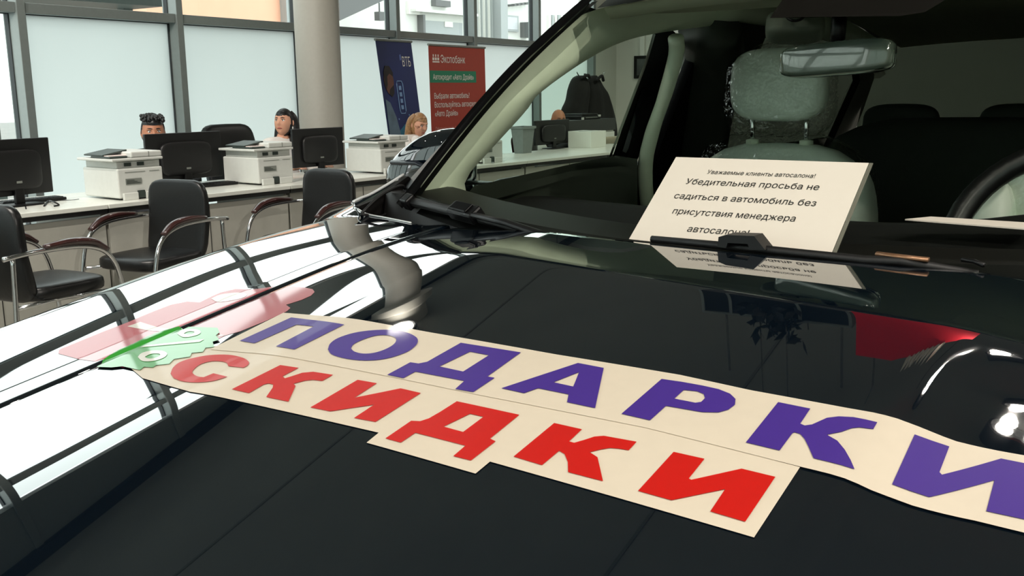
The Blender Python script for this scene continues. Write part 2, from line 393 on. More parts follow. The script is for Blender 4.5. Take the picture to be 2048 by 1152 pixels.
fpart('canopy_box', M_FACADE3, frect(862, 0, 892, 15, 0, .2))  # dark grey box near the facade top
for k in range(8): fpart('corrugated_panel', M_FACADE2 if k % 2 else M_WHITE, frect(944 + k * 5, -60, 947.6 + k * 5, 160, 0, .10))
fpart('pilaster', M_FACADE2, frect(984, -60, 1001, 160, 0, .35))
wf = fpart('window_frame', M_FACADE2, frect(1006, 30, 1033, 64, 0, .1))
r_ = frect(1010, 34, 1029, 60, 0, .12); mb = MB(); mb.box(r_[0] - wb.location.x, r_[1] - wb.location.x, r_[2] - YF, r_[3] - YF, r_[4] + .15, r_[5] + .15)
mb.build('pane', mat('facade_window_glass', (188, 192, 196), .2), wf)
fpart('light_box', M_WHITE, frect(812, 2, 834, 30, 0, .12))
fpart('meter_box', M_FACADE3, frect(1040, 45, 1053, 76, 0, .5))
for k in range(5): fpart('bracket', M_FACADE3, frect(1015 + k * 8, 9 - k, 1019 + k * 8, 13 - k, 0, .3))
for k in range(7): fpart('corrugated_panel', M_FACADE2 if k % 2 else M_WHITE, frect(1094 + k * 6, 30, 1098 + k * 6, 120, 0, .10))
a = aty(668, 30, YF - 2); b = aty(764, 2, YF - 2)
mb = MB().prism([(a[0] - wb.location.x, a[2] + .0), (b[0] - wb.location.x, b[2] + .2), (b[0] - wb.location.x, b[2] + .55), (a[0] - wb.location.x, a[2] + .6)], 'y', -2.2, 0)
mb.build('canopy', M_FACADE3, wb)
fpart('hanging_lamp', M_FACADE3, frect(718, 26, 730, 44, .6, .8))
fpart('lamp_rod', M_FACADE3, frect(722, 8, 724, 26, .68, .72))
ob = thing('building', 'orange plastered building seen above the transom left of the column', 'building', (aty(440, 0, 17)[0], 17, -.15))
a = aty(292, 0, 17)[0]; b = aty(597, 0, 17)[0]
MB().box(a - ob.location.x, b - ob.location.x, 0, 5, 0, 4.6).build('wall', M_ORANGE, ob)
MB().box(b - ob.location.x - .55, b - ob.location.x - .42, -.2, 0, 0, 4.5).build('downpipe', M_FACADE2, ob)
MB().box(a - ob.location.x - .1, b - ob.location.x + .1, -.3, 5.1, 4.6, 4.75).build('roof', M_FACADE3, ob)
r = frect(-40, -10, 292, 6, 0, .5, Y=10.2)
lx = (r[0] + r[1]) / 2
ca = thing('entrance_canopy', 'dark grey green canopy beam outside above the leftmost frosted panes', 'canopy', (lx, 10.2, -.15))
MB().box(r[0] - lx, r[1] - lx, -.3, 1.0, r[4] + .15 - .02, r[4] + .15 + .42).build('beam', M_STEELD, ca)
for x in (r[0] + .1, r[1] - .1): MB().box(x - lx - .06, x - lx + .06, .2, .32, 0, r[4] + .13).build('post', M_STEELD, ca)

# ------------------------------------------------------------------ ceiling lamps
M_LAMP = mat('lamp_housing', (40, 40, 40), .4)
M_BULB = mat('lamp_glow', (1, .95, .85), .4, var=0, emis=(1, .95, .86), es=60)
for i, (x, y, p, *aim) in enumerate(LAMPS):
    t = thing('ceiling_lamp', 'small round downlight or added fill spot under the dark showroom ceiling', 'lamp', (x, y, CEIL), group='ceiling downlights')
    MB().lathe([(.09, 0), (.09, -.13), (.075, -.135), (.07, -.1), (.01, -.095)], 20).build('housing', M_LAMP, t, smooth='auto')
    MB().lathe([(.005, -.120), (.045, -.124), (.045, -.130), (.004, -.131)], 16).build('lens', M_BULB, t)
    ld = bpy.data.lights.new('lamp_light', 'SPOT'); ld.energy = LAMP_W * p; ld.spot_size = radians(140); ld.spot_blend = .6
    ld.shadow_soft_size = .04; ld.color = (1, .93, .84)
    lo = bpy.data.objects.new('lamp_light', ld); C.objects.link(lo); lo.parent = t; lo.location = (0, 0, -.19)
    if aim:  # added fill spots, narrowed onto the desks and the cabin
        lo.rotation_euler = Vector(aim[0]).to_track_quat('-Z', 'Y').to_euler(); ld.spot_size = radians(86 if y > 0 else 24); ld.spot_blend = .7

t = thing('ceiling_lamp', 'larger bright downlight beside the top of the round column', 'lamp', (6.2, 6.45, CEIL))
MB().lathe([(.17, 0), (.17, -.10), (.15, -.105), (.145, -.08), (.01, -.075)], 24).build('housing', M_LAMP, t, smooth='auto')
MB().lathe([(.005, -.092), (.13, -.098), (.13, -.104), (.004, -.106)], 20).build('lens', M_BULB, t)

# ------------------------------------------------------------------ the car: surfaces
YC = .52
def sst(a, b, x):
    t = min(1.0, max(0.0, (x - a) / (b - a))); return t * t * (3 - 2 * t)
def splus(q): return q if q > 30 else math.log1p(math.exp(q)) if q > -30 else 0.0
XFRONT = .12
_LA = np.linspace(0, .6, 601)
_cum = lambda xs, ss: np.cumsum(np.interp(_LA, xs, ss)) * .001
_LP = _cum([0, .275, .36, .6], [0, 0, -.085, -.085])                       # passenger side of the bonnet
_LD = _cum([0, .30, .335, .355, .41, .6], [0, 0, -.20, -.20, -.06, -.06])  # driver's side crest
def H(x, y):
    a = abs(y - YC)
    xf = 1.062 + .10 * (y - .45) if a < .5 else 1.062 + .10 * (.5 * (1 if y > YC else -1) + YC - .45)
    w = .007 + .06 * sst(.34, .6, a)
    z = 1.172 + .16 * (x - 1.05) - .085 * w * splus((x - xf) / w)
    z -= .45 * max(0.0, .33 - x) ** 2
    z -= .03 * min(a, .36) ** 2
    z += float(np.interp(a, _LA, _LP))
    if y < YC:
        k_ = 1 - .75 * sst(.90, 1.04, x); z += k_ * (float(np.interp(a, _LA, _LD)) - float(np.interp(a, _LA, _LP)))
    if a > .555:
        z -= .20 * max(0.0, a - .66) ** 2
        z -= 2.2 * max(0.0, a - .835) ** 2
        if x > 1.36: z += .20 * (x - 1.36) * sst(.7, .8, a)
    return z
def HS(x, y):                                   # the same with the shut line, for what is stuck across it
    a = abs(y - YC)
    return H(x, y) - .0045 * exp(-((a - .551) / .006) ** 2)
def hit(px, py, f=None, t0=.25, t1=2.6):
    f = f or H; d = ray(px, py); t = t0; prev = t0
    while t < t1:
        p = EYE + d * t
        if p[2] < f(p[0], p[1]):
            lo, hi = prev, t
            for _ in range(26):
                m = (lo + hi) / 2; q = EYE + d * m
                if q[2] < f(q[0], q[1]): hi = m
                else: lo = m
            return EYE + d * hi
        prev = t; t += .01
    return EYE + d * t1

M_PAINT = mirror_paint('dark_blue_car_paint', (9, 18, 27))
M_TRIMBLK = mat('car_black_trim', (8, 8, 9), .3, var=.1, spec=.15)
M_COWL = mat('car_cowl_plastic', (15, 13, 12), .5, var=.1, spec=.3)
M_BEIGE = mat('car_beige_trim', (216, 226, 202), .62, var=.03, scale=20)
M_SEAT = mat('car_seat_leather', (224, 234, 220), .5, var=.03, scale=25, bump=.1)
M_DASH = mat('car_dashboard', (10, 11, 10), .8, spec=.2, var=.1, scale=80)
M_DOORIN = mat('car_door_inner', (44, 50, 42), .55, var=.05)
M_HEADL = mat('car_headliner', (170, 174, 150), .9, var=.02)
M_FRIT = mat('windshield_black_band', (8, 9, 8), .3)
M_RUB = mat('rubber', (5, 5, 5), .55)
M_SHIELD = glass_mat('windshield_glass', (.90, .93, .89), 1.5)
M_SIDEG = glass_mat('side_window_glass', (.76, .86, .80), 1.45)
M_TINT = glass_mat('dark_tinted_glass', (.05, .06, .05), 1.45)
M_FILM = glass_mat('plastic_film', (.96, .97, .96), 1.6, rough=.08, crumple=.5)

car = thing('car', 'dark blue car with stickers on its glossy bonnet, filling the foreground', 'car', (2.2, YC, 0))
car_inv = car.matrix_basis.inverted() if False else Matrix.Translation((-2.2, -YC, 0))
def part(o):                                   # parts are modelled at their place in the room, then hung on the car
    o.parent = car; o.matrix_parent_inverse = car_inv; return o
def cpart(mb, name, m, **k): return part(mb.build(name, m, None, **k))

def surf_grid(P, rim=.004, drop=.03, sides=(1, 1, 1, 1)):
    """grid of points with its four borders rolled over and down; returns verts, faces"""
    P = [list(map(lambda q: np.array(q, float), row)) for row in P]
    def roll(edge, inner):
        out = []
        for e, i in zip(edge, inner):
            d = e - i; d[2] = 0; d = d / (np.linalg.norm(d) + 1e-9)
            out.append((e + d * rim * .7 + np.array([0, 0, -rim * .3]), e + d * rim + np.array([0, 0, -rim]), e + d * rim + np.array([0, 0, -drop])))
        return out
    if sides[0]:
        r = roll(P[0], P[1]); P = [[q[k] for q in r] for k in (2, 1, 0)] + P
    if sides[1]:
        r = roll(P[-1], P[-2]); P = P + [[q[k] for q in r] for k in (0, 1, 2)]
    cols = len(P[0]); L = [row[0] for row in P]; L2 = [row[1] for row in P]; R = [row[-1] for row in P]; R2 = [row[-2] for row in P]
    if sides[2]:
        r = roll(L, L2); P = [[q[2], q[1], q[0]] + row for q, row in zip(r, P)]
    if sides[3]:
        r = roll(R, R2); P = [row + [q[0], q[1], q[2]] for q, row in zip(r, P)]
    n, m_ = len(P), len(P[0]); vs = [p for row in P for p in row]
    fs = [(i * m_ + j, i * m_ + j + 1, (i + 1) * m_ + j + 1, (i + 1) * m_ + j) for i in range(n - 1) for j in range(m_ - 1)]
    return vs, fs

# rear edge of the bonnet
_re = [hit(px, py) for px, py in ((832, 449), (984, 459), (1064, 467), (1260, 482), (1420, 497), (1720, 530), (1960, 544), (2046, 549))]
_ry = np.array([p[1] for p in _re][::-1]); _rx = np.array([p[0] for p in _re][::-1])
_sy = np.r_[_ry, 2 * YC - _ry]; _sx = np.r_[_rx, _rx]; 
_pf = np.polyfit((_sy - YC) ** 2, _sx, 2)
def xrear(y):
    return float(np.polyval(_pf, (y - YC) ** 2))
0 and print('rear edge', [(round(p[0], 3), round(p[1], 3), round(p[2], 3), round(xrear(p[1]), 3)) for p in _re])
AH = .541
ys = np.concatenate([np.linspace(-AH, -.42, 16), np.linspace(-.42, -.33, 22)[1:], np.linspace(-.33, .33, 50)[1:-1], np.linspace(.33, .42, 22), np.linspace(.42, AH, 16)[1:]]) + YC
rows = []
for y in ys:
    a = abs(y - YC); xr = xrear(y) - .03 * sst(.50, .546, a) ; x0 = XFRONT + .25 * (a / .55) ** 3 * .4
    xs = np.concatenate([np.linspace(x0, .95, 90)[:-1], np.linspace(.95, 1.14, 50)[:-1], np.linspace(1.14, xr, 12)])
    rows.append([(x, y, H(x, y)) for x in xs])
M_INNER = mat('car_black_inner', (5, 5, 5), .9)
part(obj('hood', surf_grid(rows, rim=.007), M_PAINT, smooth=True))
# fenders
_fe = [hit(px, py) for px, py in ((820, 447), (770, 437), (731, 429), (710, 416), (703, 407))]
0 and print('fender edge', [tuple(np.round(p, 3)) for p in _fe])
_fy = [p[1] - YC for p in _fe]; _fx = [p[0] for p in _fe]
def xfr(a):
    return float(np.interp(a, _fy, _fx))
for sgn in (1, -1):
    rows = []
    for a in np.concatenate([np.linspace(.557, .80, 46), np.linspace(.80, .835, 10)[1:], np.linspace(.835, .90, 16)[1:]]):
        x0 = XFRONT + .1 * (a / .55) ** 3; xr = xfr(a)
        rows.append([(x, YC + sgn * a, H(x, YC + sgn * a)) for x in np.linspace(x0, xr, 130)])
    if sgn < 0: rows = rows[::-1]
    vs, fs = surf_grid(rows, sides=(1, 1, 1, 1) if sgn > 0 else (1, 1, 1, 1))
    part(obj('fender', (vs, fs), M_PAINT, smooth=True))
    rows = [[(x, YC + sgn * a, H(x, YC + sgn * a)) for x in np.linspace(1.358, 1.60, 40)] for a in np.linspace(_fy[-1] - .001, .90, 24)]
    if sgn < 0: rows = rows[::-1]
    part(obj('fender_spear', surf_grid(rows, sides=(1, 1, 0, 1)), M_PAINT, smooth=True))
    # flank below the shoulder: front wing, doors, rear quarter
    def flank(name, xa, xb, ztop, m=M_PAINT, arch=None):
        prof = [(.895, 0), (.925, -.05), (.94, -.14), (.93, -.30), (.945, -.45), (.93, -.62), (.90, -.80)]
        vs = []; nx = 30
        for k in range(nx + 1):
            x = xa + (xb - xa) * k / nx
            for (a, dz) in prof:
                z = max(.28, ztop(x) + dz)
                if arch: z = max(z, sqrt(max(0, .37 ** 2 - (x - arch) ** 2)) + .36 if abs(x - arch) < .37 else 0)
                vs.append((x, YC + sgn * a, z))
        q = len(prof); vs += [(v[0], v[1] - sgn * .05, v[2]) for v in vs]; n0 = (nx + 1) * q
        fs = [(k * q + j, k * q + j + 1, (k + 1) * q + j + 1, (k + 1) * q + j) for k in range(nx) for j in range(q - 1)]
        fs += [tuple(n0 + i for i in f[::-1]) for f in fs]
        for k in range(nx): fs += [(k * q, (k + 1) * q, n0 + (k + 1) * q, n0 + k * q), (k * q + q - 1, n0 + k * q + q - 1, n0 + (k + 1) * q + q - 1, (k + 1) * q + q - 1)]
        for k in (0, nx): fs += [(k * q + j, n0 + k * q + j, n0 + k * q + j + 1, k * q + j + 1) for j in range(q - 1)]
        return part(obj(name, (vs, fs), m, smooth=False))
    zt = lambda x: H(max(.5, min(x, 1.5)), YC + .90) - .012
    flank('wing_panel', .50, 1.50, zt, arch=.95)
    flank('door', 1.51, 2.60, lambda x: 1.185); flank('door', 2.61, 3.55, lambda x: 1.19); flank('quarter_panel', 3.56, 4.45, lambda x: 1.19, arch=3.82)
    for xw in (.95, 3.82):
        wv = MB().lathe([(.20, -.02), (.33, -.01), (.355, .02), (.36, .11), (.355, .2), (.33, .22), (.20, .2)], 36, o=(xw, YC + sgn * .80 - (.1), .36), ax='y')
        wo = cpart(wv, 'wheel', M_RUB, smooth='auto')
        rim = MB().lathe([(.02, -.03), (.06, -.03), (.20, 0.02), (.21, .02)], 30, o=(xw, YC + sgn * .80 + (.13 if sgn > 0 else -.13), .36), ax='y').build('rim', M_CHROME, None, smooth='auto')
        rim.parent = wo; rim.matrix_parent_inverse = Matrix.Identity(4)
# nose: bumper, grille, lamps
vs = []; ny = 24; prof = [(0, -.0), (-.05, -.05), (-.09, -.16), (-.10, -.34), (-.09, -.50), (-.03, -.66), (.03, -.76)]
for k in range(ny + 1):
    a = -.93 + 1.86 * k / ny; x0 = XFRONT + .25 * (min(abs(a), .6) / .55) ** 3 * .4 + .32 * max(0, abs(a) - .5) ** 1.6 * 1.8
    for dx, dz in prof: vs.append((x0 + dx, YC + a, H(x0 + .02, YC + a * .9) - .012 + dz))
q = len(prof); fs = [(k * q + j, k * q + j + 1, (k + 1) * q + j + 1, (k + 1) * q + j) for k in range(ny) for j in range(q - 1)]
o = part(obj('front_bumper', (vs, fs), M_PAINT, smooth=True)); sm = o.modifiers.new('solid', 'SOLIDIFY'); sm.thickness = .02; sm.offset = 1
g = MB()
for k in range(7): g.box(-.005 + .012, .03, YC - .42, YC + .42, .66 + k * .045, .68 + k * .045)
cpart(g, 'grille', M_TRIMBLK)
for sgn in (1, -1):
    g = MB().rbox((.20, YC + sgn * .62, .90), (.10, .16, .06)); cpart(g, 'headlight', M_CHROME, smooth=True)
# inner tray under the gap and under the bonnet edges
g = MB()
for sgn in (1, -1):
    y0 = YC + sgn * .551
    g.add([(x, y0 + s * .05, H(x, y0) - .035) for x in np.linspace(.25, 1.3, 20) for s in (-1, 1)], [(2 * i, 2 * i + 1, 2 * i + 3, 2 * i + 2) for i in range(19)])
cpart(g, 'shut_line_gutter', M_INNER)

# ------------------------------------------------------------------ windscreen
M_BRIGHT = mat('moulding_and_glint', (225, 228, 228), .35, metal=.3)  # pillar moulding, and the window reflection painted along the fender edge
VM = .716
def Wp(v, t, off=0.0):
    """point on the windscreen: v across, t from base (0) to header (1); off moves it into the cabin"""
    b = np.array([1.250 + .33 * v * v, YC + v, 1.170 + .058 * v * v]); u = v * .852
    p = np.array([1.845 + .12 * v * v, YC + u, 1.610 - .048 * v * v])
    q = b + (p - b) * t + np.array([-.62, 0, .78]) * .022 * sin(pi * min(1, max(0, t)))
    return q - np.array([-.62, 0, .78]) * off
def Wx(y, z, off=0.0):
    v = y - YC; t = .5
    for _ in range(12):
        v = (y - YC) / (1 - .148 * t); zb = 1.170 + .058 * v * v; zt_ = 1.610 - .048 * v * v
        t = (z - .78 * .022 * sin(pi * min(1, max(0, t))) + .78 * off - zb) / (zt_ - zb)
    return Wp(v, t, off)[0], v, t
def whit(px, py, off=0.0):
    d = ray(px, py); lo, hi = .9, 4.0
    f = lambda s: (lambda p: p[0] - Wx(p[1], p[2], off)[0])(EYE + d * s)
    for _ in range(40):
        m = (lo + hi) / 2
        if f(m) > 0: hi = m
        else: lo = m
    return EYE + d * hi
def wgrid(v0, v1, t0, t1, nv, nt, off=0.0):
    vs = [Wp(v0 + (v1 - v0) * i / nv, t0 + (t1 - t0) * j / nt, off) for i in range(nv + 1) for j in range(nt + 1)]
    return vs, [(i * (nt + 1) + j, (i + 1) * (nt + 1) + j, (i + 1) * (nt + 1) + j + 1, i * (nt + 1) + j + 1) for i in range(nv) for j in range(nt)]
part(obj('windshield', wgrid(-VM, VM, -.02, 1.0, 48, 24), M_SHIELD, smooth=True))
g = MB()
g.add(*wgrid(.70, VM + .004, -.02, 1.0, 3, 24, .004)); g.add(*wgrid(-VM - .004, -.70, -.02, 1.0, 3, 24, .004)); g.add(*wgrid(-.67, .67, -.03, .03, 40, 2, .004)); g.add(*wgrid(-.67, .67, .94, 1.0, 40, 2, .004))
cpart(g, 'windshield_border', M_FRIT, smooth=True)
# outer pillar strip from the glass edge to the side plane
def sidey(z, off=0.0): return 1.372 - .42 * (z - 1.15) - off
def sgny(y, sgn): return YC + sgn * (y - YC)
for sgn in (1, -1):
    vs = []; nt = 24
    for j in range(nt + 1):
        t = -.04 + 1.04 * j / nt; e = Wp(VM, t); y2 = sidey(e[2])
        for (x, y, z) in ((e[0] - .004, e[1] - .004, e[2] + .002), (e[0] - .002, e[1] + .012, e[2] + .012), (e[0] + .014, e[1] + .017, e[2] + .010), (e[0] + .06, max(e[1] + .012, y2 - .016), e[2] - .008), (e[0] + .11, y2 - .03, e[2] - .02)):
            vs.append((x, sgny(y, sgn), z))
    fs = [(j * 5 + k, j * 5 + k + 1, (j + 1) * 5 + k + 1, (j + 1) * 5 + k) for j in range(nt) for k in range(4)]
    cpart(MB().add(vs, fs), 'pillar', M_TRIMBLK, smooth=True)
    pts = [(v[0], v[1], v[2]) for v in vs[2::5]]
    cpart(MB().tube(pts, .0030, 6), 'pillar_moulding', M_BRIGHT, smooth=True)
# bright line along the fender edge up to the pillar: a painted-in window reflection
pts = [aty(px, py, 1.352) for px, py in ((706, 404), (722, 396), (742, 388), (775, 369), (807, 349))]
cpart(MB().tube(catmull(pts, 5), .0028, 6), 'fender_edge_glint', M_BRIGHT, smooth=True)
cpart(MB().tube(catmull([_fe[4] + np.array([0, 0, .001])] + [p + np.array([.003, 0, .001]) for p in _fe[3::-1]], 5), .0016, 6), 'fender_edge_glint', M_BRIGHT, smooth=True)

# cowl: black plastic tray between bonnet and glass
vs = []; nv = 60
for i in range(nv + 1):
    v = -.80 + 1.60 * i / nv; vc = max(-VM, min(VM, v)); gl = Wp(vc, .03); a = abs(v)
    xr = xrear(YC + v) if a < .545 else xfr(a) if a < .80 else 1.40
    zl = H(min(xr, 1.3), YC + v)
    for (x, z) in ((xr - .03, zl - .032), (xr + .012, zl - .036), (max(xr + .03, gl[0] - .03), min(zl - .03, gl[2] - .01)), (max(xr + .045, gl[0] + .0), gl[2] - .004), (gl[0] + .12, gl[2] + .0)):
        vs.append((x, YC + v, z))
fs = [(i * 5 + k, (i + 1) * 5 + k, (i + 1) * 5 + k + 1, i * 5 + k + 1) for i in range(nv) for k in range(4)]
cpart(MB().add(vs, fs), 'cowl_panel', M_COWL, smooth='auto')
for sgn in (1, -1):                              # upright cheek at the end of the cowl, and its moulded flap
    P = [aty(px, py, 1.335) for px, py in ((708, 412), (745, 397), (807, 352), (820, 362), (818, 420), (800, 441), (731, 428))]
    P = [(p[0], sgny(p[1], sgn), p[2]) for p in P]
    cpart(MB().add([p for p in P] + [(p[0], p[1] - sgn * .012, p[2]) for p in P], [(0, 1, 2, 3, 4, 5, 6), (13, 12, 11, 10, 9, 8, 7)] + [(i, (i + 1) % 7, 7 + (i + 1) % 7, 7 + i) for i in range(7)]), 'cowl_cheek', M_COWL)
    P = [aty(px, py, 1.30) for px, py in ((722, 428), (760, 392), (800, 372), (809, 380), (800, 402), (765, 432))]
    P = [(p[0], sgny(p[1], sgn), p[2]) for p in P]
    cpart(MB().tube(catmull(P + [P[0]], 4), .003, 6), 'cowl_seal', M_RUB, smooth=True)
# wipers: blade, clip, arm
def wq(px, py, o=-.012): return whit(px, py, o)
def wiper(name, tip, clipc, root, end, pivot):
    w = MB().tube([wq(*tip), wq(*clipc), wq(*root)], [.012, .013, .008], 8, flat=.7)
    wo = cpart(w, name, M_RUB, smooth=True)
    def sub(mb, nm, m, **k):
        s_ = mb.build(nm, m, None, **k); s_.parent = wo; s_.matrix_parent_inverse = Matrix.Identity(4); return s_
    return wo, sub
wo, sub = wiper('wiper', (818, 402), (930, 428), (1060, 466), None, None)
def frame_at(c, along):
    X = Vector(along).normalized(); Z = Vector((-.62, 0, .78)); Y = Z.cross(X).normalized(); Z = X.cross(Y)
    m_ = Matrix((X, Y, Z)).transposed().to_4x4(); m_.translation = Vector(c); return m_
_al = wq(1060, 466) - wq(818, 402)
c0 = wq(930, 424, -.022); R = frame_at(c0, _al)
sub(MB().box(-.038, .038, -.014, .014, -.012, .010, M=R), 'clip', M_BLACKPL, bevel=.004)
sub(MB().box(-.026, .022, -.010, .010, .010, .014, M=R), 'clip_cover', M_TRIMBLK, bevel=.002)
c1 = wq(817, 402, -.018); R = frame_at(c1, _al)
sub(MB().box(-.012, .012, -.011, .011, -.014, .010, M=R), 'end_cap', M_BLACKPL, bevel=.003)
sub(MB().tube([wq(935, 428, -.026), wq(1010, 444, -.024), wq(1080, 468, -.02), wq(1180, 486, -.012)], [.009, .009, .010, .012], 8, flat=.6), 'arm', M_BLACKPL, smooth=True)
# the second wiper lies along the base of the glass on the driver's side
pp = [hit(px, py) + np.array([.02, 0, dz]) for px, py, dz in ((1290, 486, .003), (1500, 508, .004), (1720, 530, .003), (1790, 536, .005), (1950, 547, -.004))]
w2 = cpart(MB().tube(pp, [.005, .006, .006, .006, .005], 8), 'wiper', M_RUB, smooth=True)
def sub2(mb, nm, m, **k):
    s_ = mb.build(nm, m, None, **k); s_.parent = w2; s_.matrix_parent_inverse = Matrix.Identity(4); return s_
b0 = hit(1437, 488); bx = [atx(px, py, 1.235) for px, py in ((1435, 494), (1437, 474), (1452, 470), (1508, 472), (1530, 500), (1500, 500), (1495, 488), (1455, 486), (1452, 496))]
n9 = len(bx); sub2(MB().add([(p[0], p[1], p[2]) for p in bx] + [(p[0] + .03, p[1], p[2]) for p in bx], [tuple(range(n9)), tuple(range(n9, 2 * n9))[::-1]] + [(i, n9 + i, n9 + (i + 1) % n9, (i + 1) % n9) for i in range(n9)]), 'clip', M_BLACKPL)
M_GOLD = mat('tan_metal_strip', (150, 112, 84), .35, metal=.6)  # tan metallic colour for one stretch of the wiper
sub2(MB().tube([hit(px, py) + np.array([.016, 0, .010]) for px, py in ((1745, 527), (1790, 533), (1850, 540))], .006, 6, flat=.5), 'arm', M_GOLD, smooth=True)
sub2(MB().tube([hit(px, py) + np.array([.02, 0, .008]) for px, py in ((1915, 537), (1940, 541), (1960, 549))], .003, 6), 'nozzle_hose', M_BLACKPL, smooth=True)

# ------------------------------------------------------------------ cabin
# pillar trim between glass and side window (passenger side), mirrored for the driver's side
PO = [whit(px, py, .022) for px, py in ((838, 397), (841, 373), (855, 341), (906, 273), (955, 220), (1041, 123), (1118, 60), (1178, 24), (1300, -6), (1400, -30))]
def phit(px, py, off=0.0):                        # on the inclined side plane
    d = ray(px, py); t = (1.372 + .42 * (1.15 - CZ) - off) / (d[1] + .42 * d[2]); return EYE + d * t
PI_ = [phit(px, py, .05) for px, py in ((945, 414), (929, 371), (943, 341), (967, 315), (1052, 222), (1075, 190), (1159, 129), (1232, 89), (1306, 68), (1420, 52))]
A = resample(catmull(PO, 6), 40); B = resample(catmull(PI_, 6), 40)
vs = []; nk = 10
for a_, b_ in zip(A, B):
    for k in range(nk + 1):
        s_ = k / nk; p = a_ * (1 - s_) + b_ * s_; p = p + np.array([-.35, -1, -.15]) * .030 * sin(pi * s_) ** .8; vs.append(p)
fs = [(i * (nk + 1) + k, i * (nk + 1) + k + 1, (i + 1) * (nk + 1) + k + 1, (i + 1) * (nk + 1) + k) for i in range(39) for k in range(nk)]
for sgn in (1, -1):
    cpart(MB().add([(v[0], sgny(v[1], sgn), v[2]) for v in vs], fs), 'pillar_trim', M_BEIGE, smooth=True)
# header, headliner, roof
vs = []
for i in range(41):
    v = -.66 + 1.32 * i / 40; p = Wp(v, .955, .01)
    for (dx, dz) in ((0, 0), (.03, -.022), (.12, -.012), (.30, .012), (.9, .05), (1.7, .05), (2.35, -.02)): vs.append((p[0] + dx, p[1], p[2] + dz))
fs = [(i * 7 + k, (i + 1) * 7 + k, (i + 1) * 7 + k + 1, i * 7 + k + 1) for i in range(40) for k in range(6)]
cpart(MB().add(vs, fs), 'headliner', M_HEADL, smooth=True)
vs = []
for i in range(41):
    v = -.72 + 1.44 * i / 40; vc = max(-VM, min(VM, v)); p = Wp(vc, 1.0)
    for (dx, dz) in ((.004, .0), (.02, .016), (.2, .055), (.9, .10), (1.7, .09), (2.45, .0), (2.5, -.03)): vs.append((p[0] + dx, YC + (p[1] - YC) * (1.02 - .02 * dx), p[2] + dz))
cpart(MB().add(vs, fs), 'roof', M_PAINT, smooth=True)
for sgn in (1, -1):                               # cant rail above the doors, sun visor
    pts = [(x, sgny(sidey(z) - .03, sgn), z) for x, z in ((2.08, 1.60), (2.35, 1.625), (2.8, 1.63), (3.4, 1.61), (4.0, 1.56), (4.35, 1.47))]
    cpart(MB().tube(catmull(pts, 4), [.012, .02, .03, .04] + [.045] * 17, 10), 'cant_rail', M_PAINT, smooth=True)
    pts = [(x, sgny(sidey(z) - .085, sgn), z - .012) for x, z in ((2.06, 1.60), (2.3, 1.62), (2.8, 1.625), (3.4, 1.60), (4.0, 1.54))]
    cpart(MB().tube(catmull(pts, 4), [.012, .022, .03, .04] + [.045] * 13, 10), 'rail_trim', M_BEIGE, smooth=True)
    pv = MB().rbox((1.99, YC + sgn * .36, 1.572), (.085, .19, .012), p=6); cpart(pv, 'sun_visor', M_HEADL, smooth=True)
    # windows and pillars on the side plane
    def pp_(lst, off=0.0): return [(p[0], sgny(p[1], sgn), p[2]) for p in (phit(px, py, off) for px, py in lst)]
    wl = pp_(((925, 378), (943, 335), (967, 309), (1052, 216), (1075, 184), (1159, 122), (1232, 82), (1312, 60), (1294, 126), (1229, 325), (1148, 341), (953, 388)), .012)
    cpart(MB().add(wl, [tuple(range(len(wl))) if sgn > 0 else tuple(range(len(wl)))[::-1]]), 'side_window', M_SIDEG)
    def plate(name, px, off0, off1, m):
        a = pp_(px, off0); b = pp_(px, off1); n_ = len(a)
        return cpart(MB().add(a + b, [tuple(range(n_)), tuple(range(n_, 2 * n_))[::-1]] + [(i, n_ + i, n_ + (i + 1) % n_, (i + 1) % n_) for i in range(n_)]), name, m)
    plate('window_frame', ((1307, 68), (1345, 60), (1357, 72), (1352, 118), (1268, 338), (1222, 322), (1290, 124)), .0, .045, M_TRIMBLK)
    plate('frame_face', ((1283, 180), (1291, 176), (1250, 322), (1240, 318)), .045, .048, M_PAINT)
    plate('window_seal', ((1306, 67), (1311, 69), (1294, 127), (1222, 316), (1217, 316), (1289, 125)), .045, .05, M_CHROME)
    plate('door_inner', ((948, 372), (1148, 327), (1232, 311), (1275, 318), (1275, 520), (930, 520), (925, 400)), .02, .10, M_DOORIN)
    plate('door_inner_top', ((950, 386), (1150, 341), (1240, 332), (1262, 338), (1262, 348), (1240, 344), (1150, 353), (950, 410)), .10, .118, M_BEIGE if False else M_DOORIN)
    # belted pillar trim
    pts = pp_(((1352, 76), (1352, 110), (1330, 190), (1303, 270), (1290, 345), (1300, 460)), .10)
    cpart(MB().tube(catmull(pts, 5), [.020] * 26, 12, flat=.8), 'centre_pillar_trim', M_BEIGE, smooth=True)
    pts = pp_(((1420, 60), (1425, 120), (1410, 220), (1395, 330), (1395, 470)), .06)
    cpart(MB().tube(catmull(pts, 4), .085, 10, flat=.7), 'centre_pillar', M_DOORIN, smooth=True)
    # rear side glass, dark tinted
    zz = ((2.95, 1.19), (4.25, 1.19), (4.2, 1.42), (3.9, 1.55), (2.98, 1.60))
    cpart(MB().add([(x, sgny(sidey(z, .02), sgn), z) for x, z in zz], [(0, 1, 2, 3, 4)]), 'rear_side_window', M_TINT)
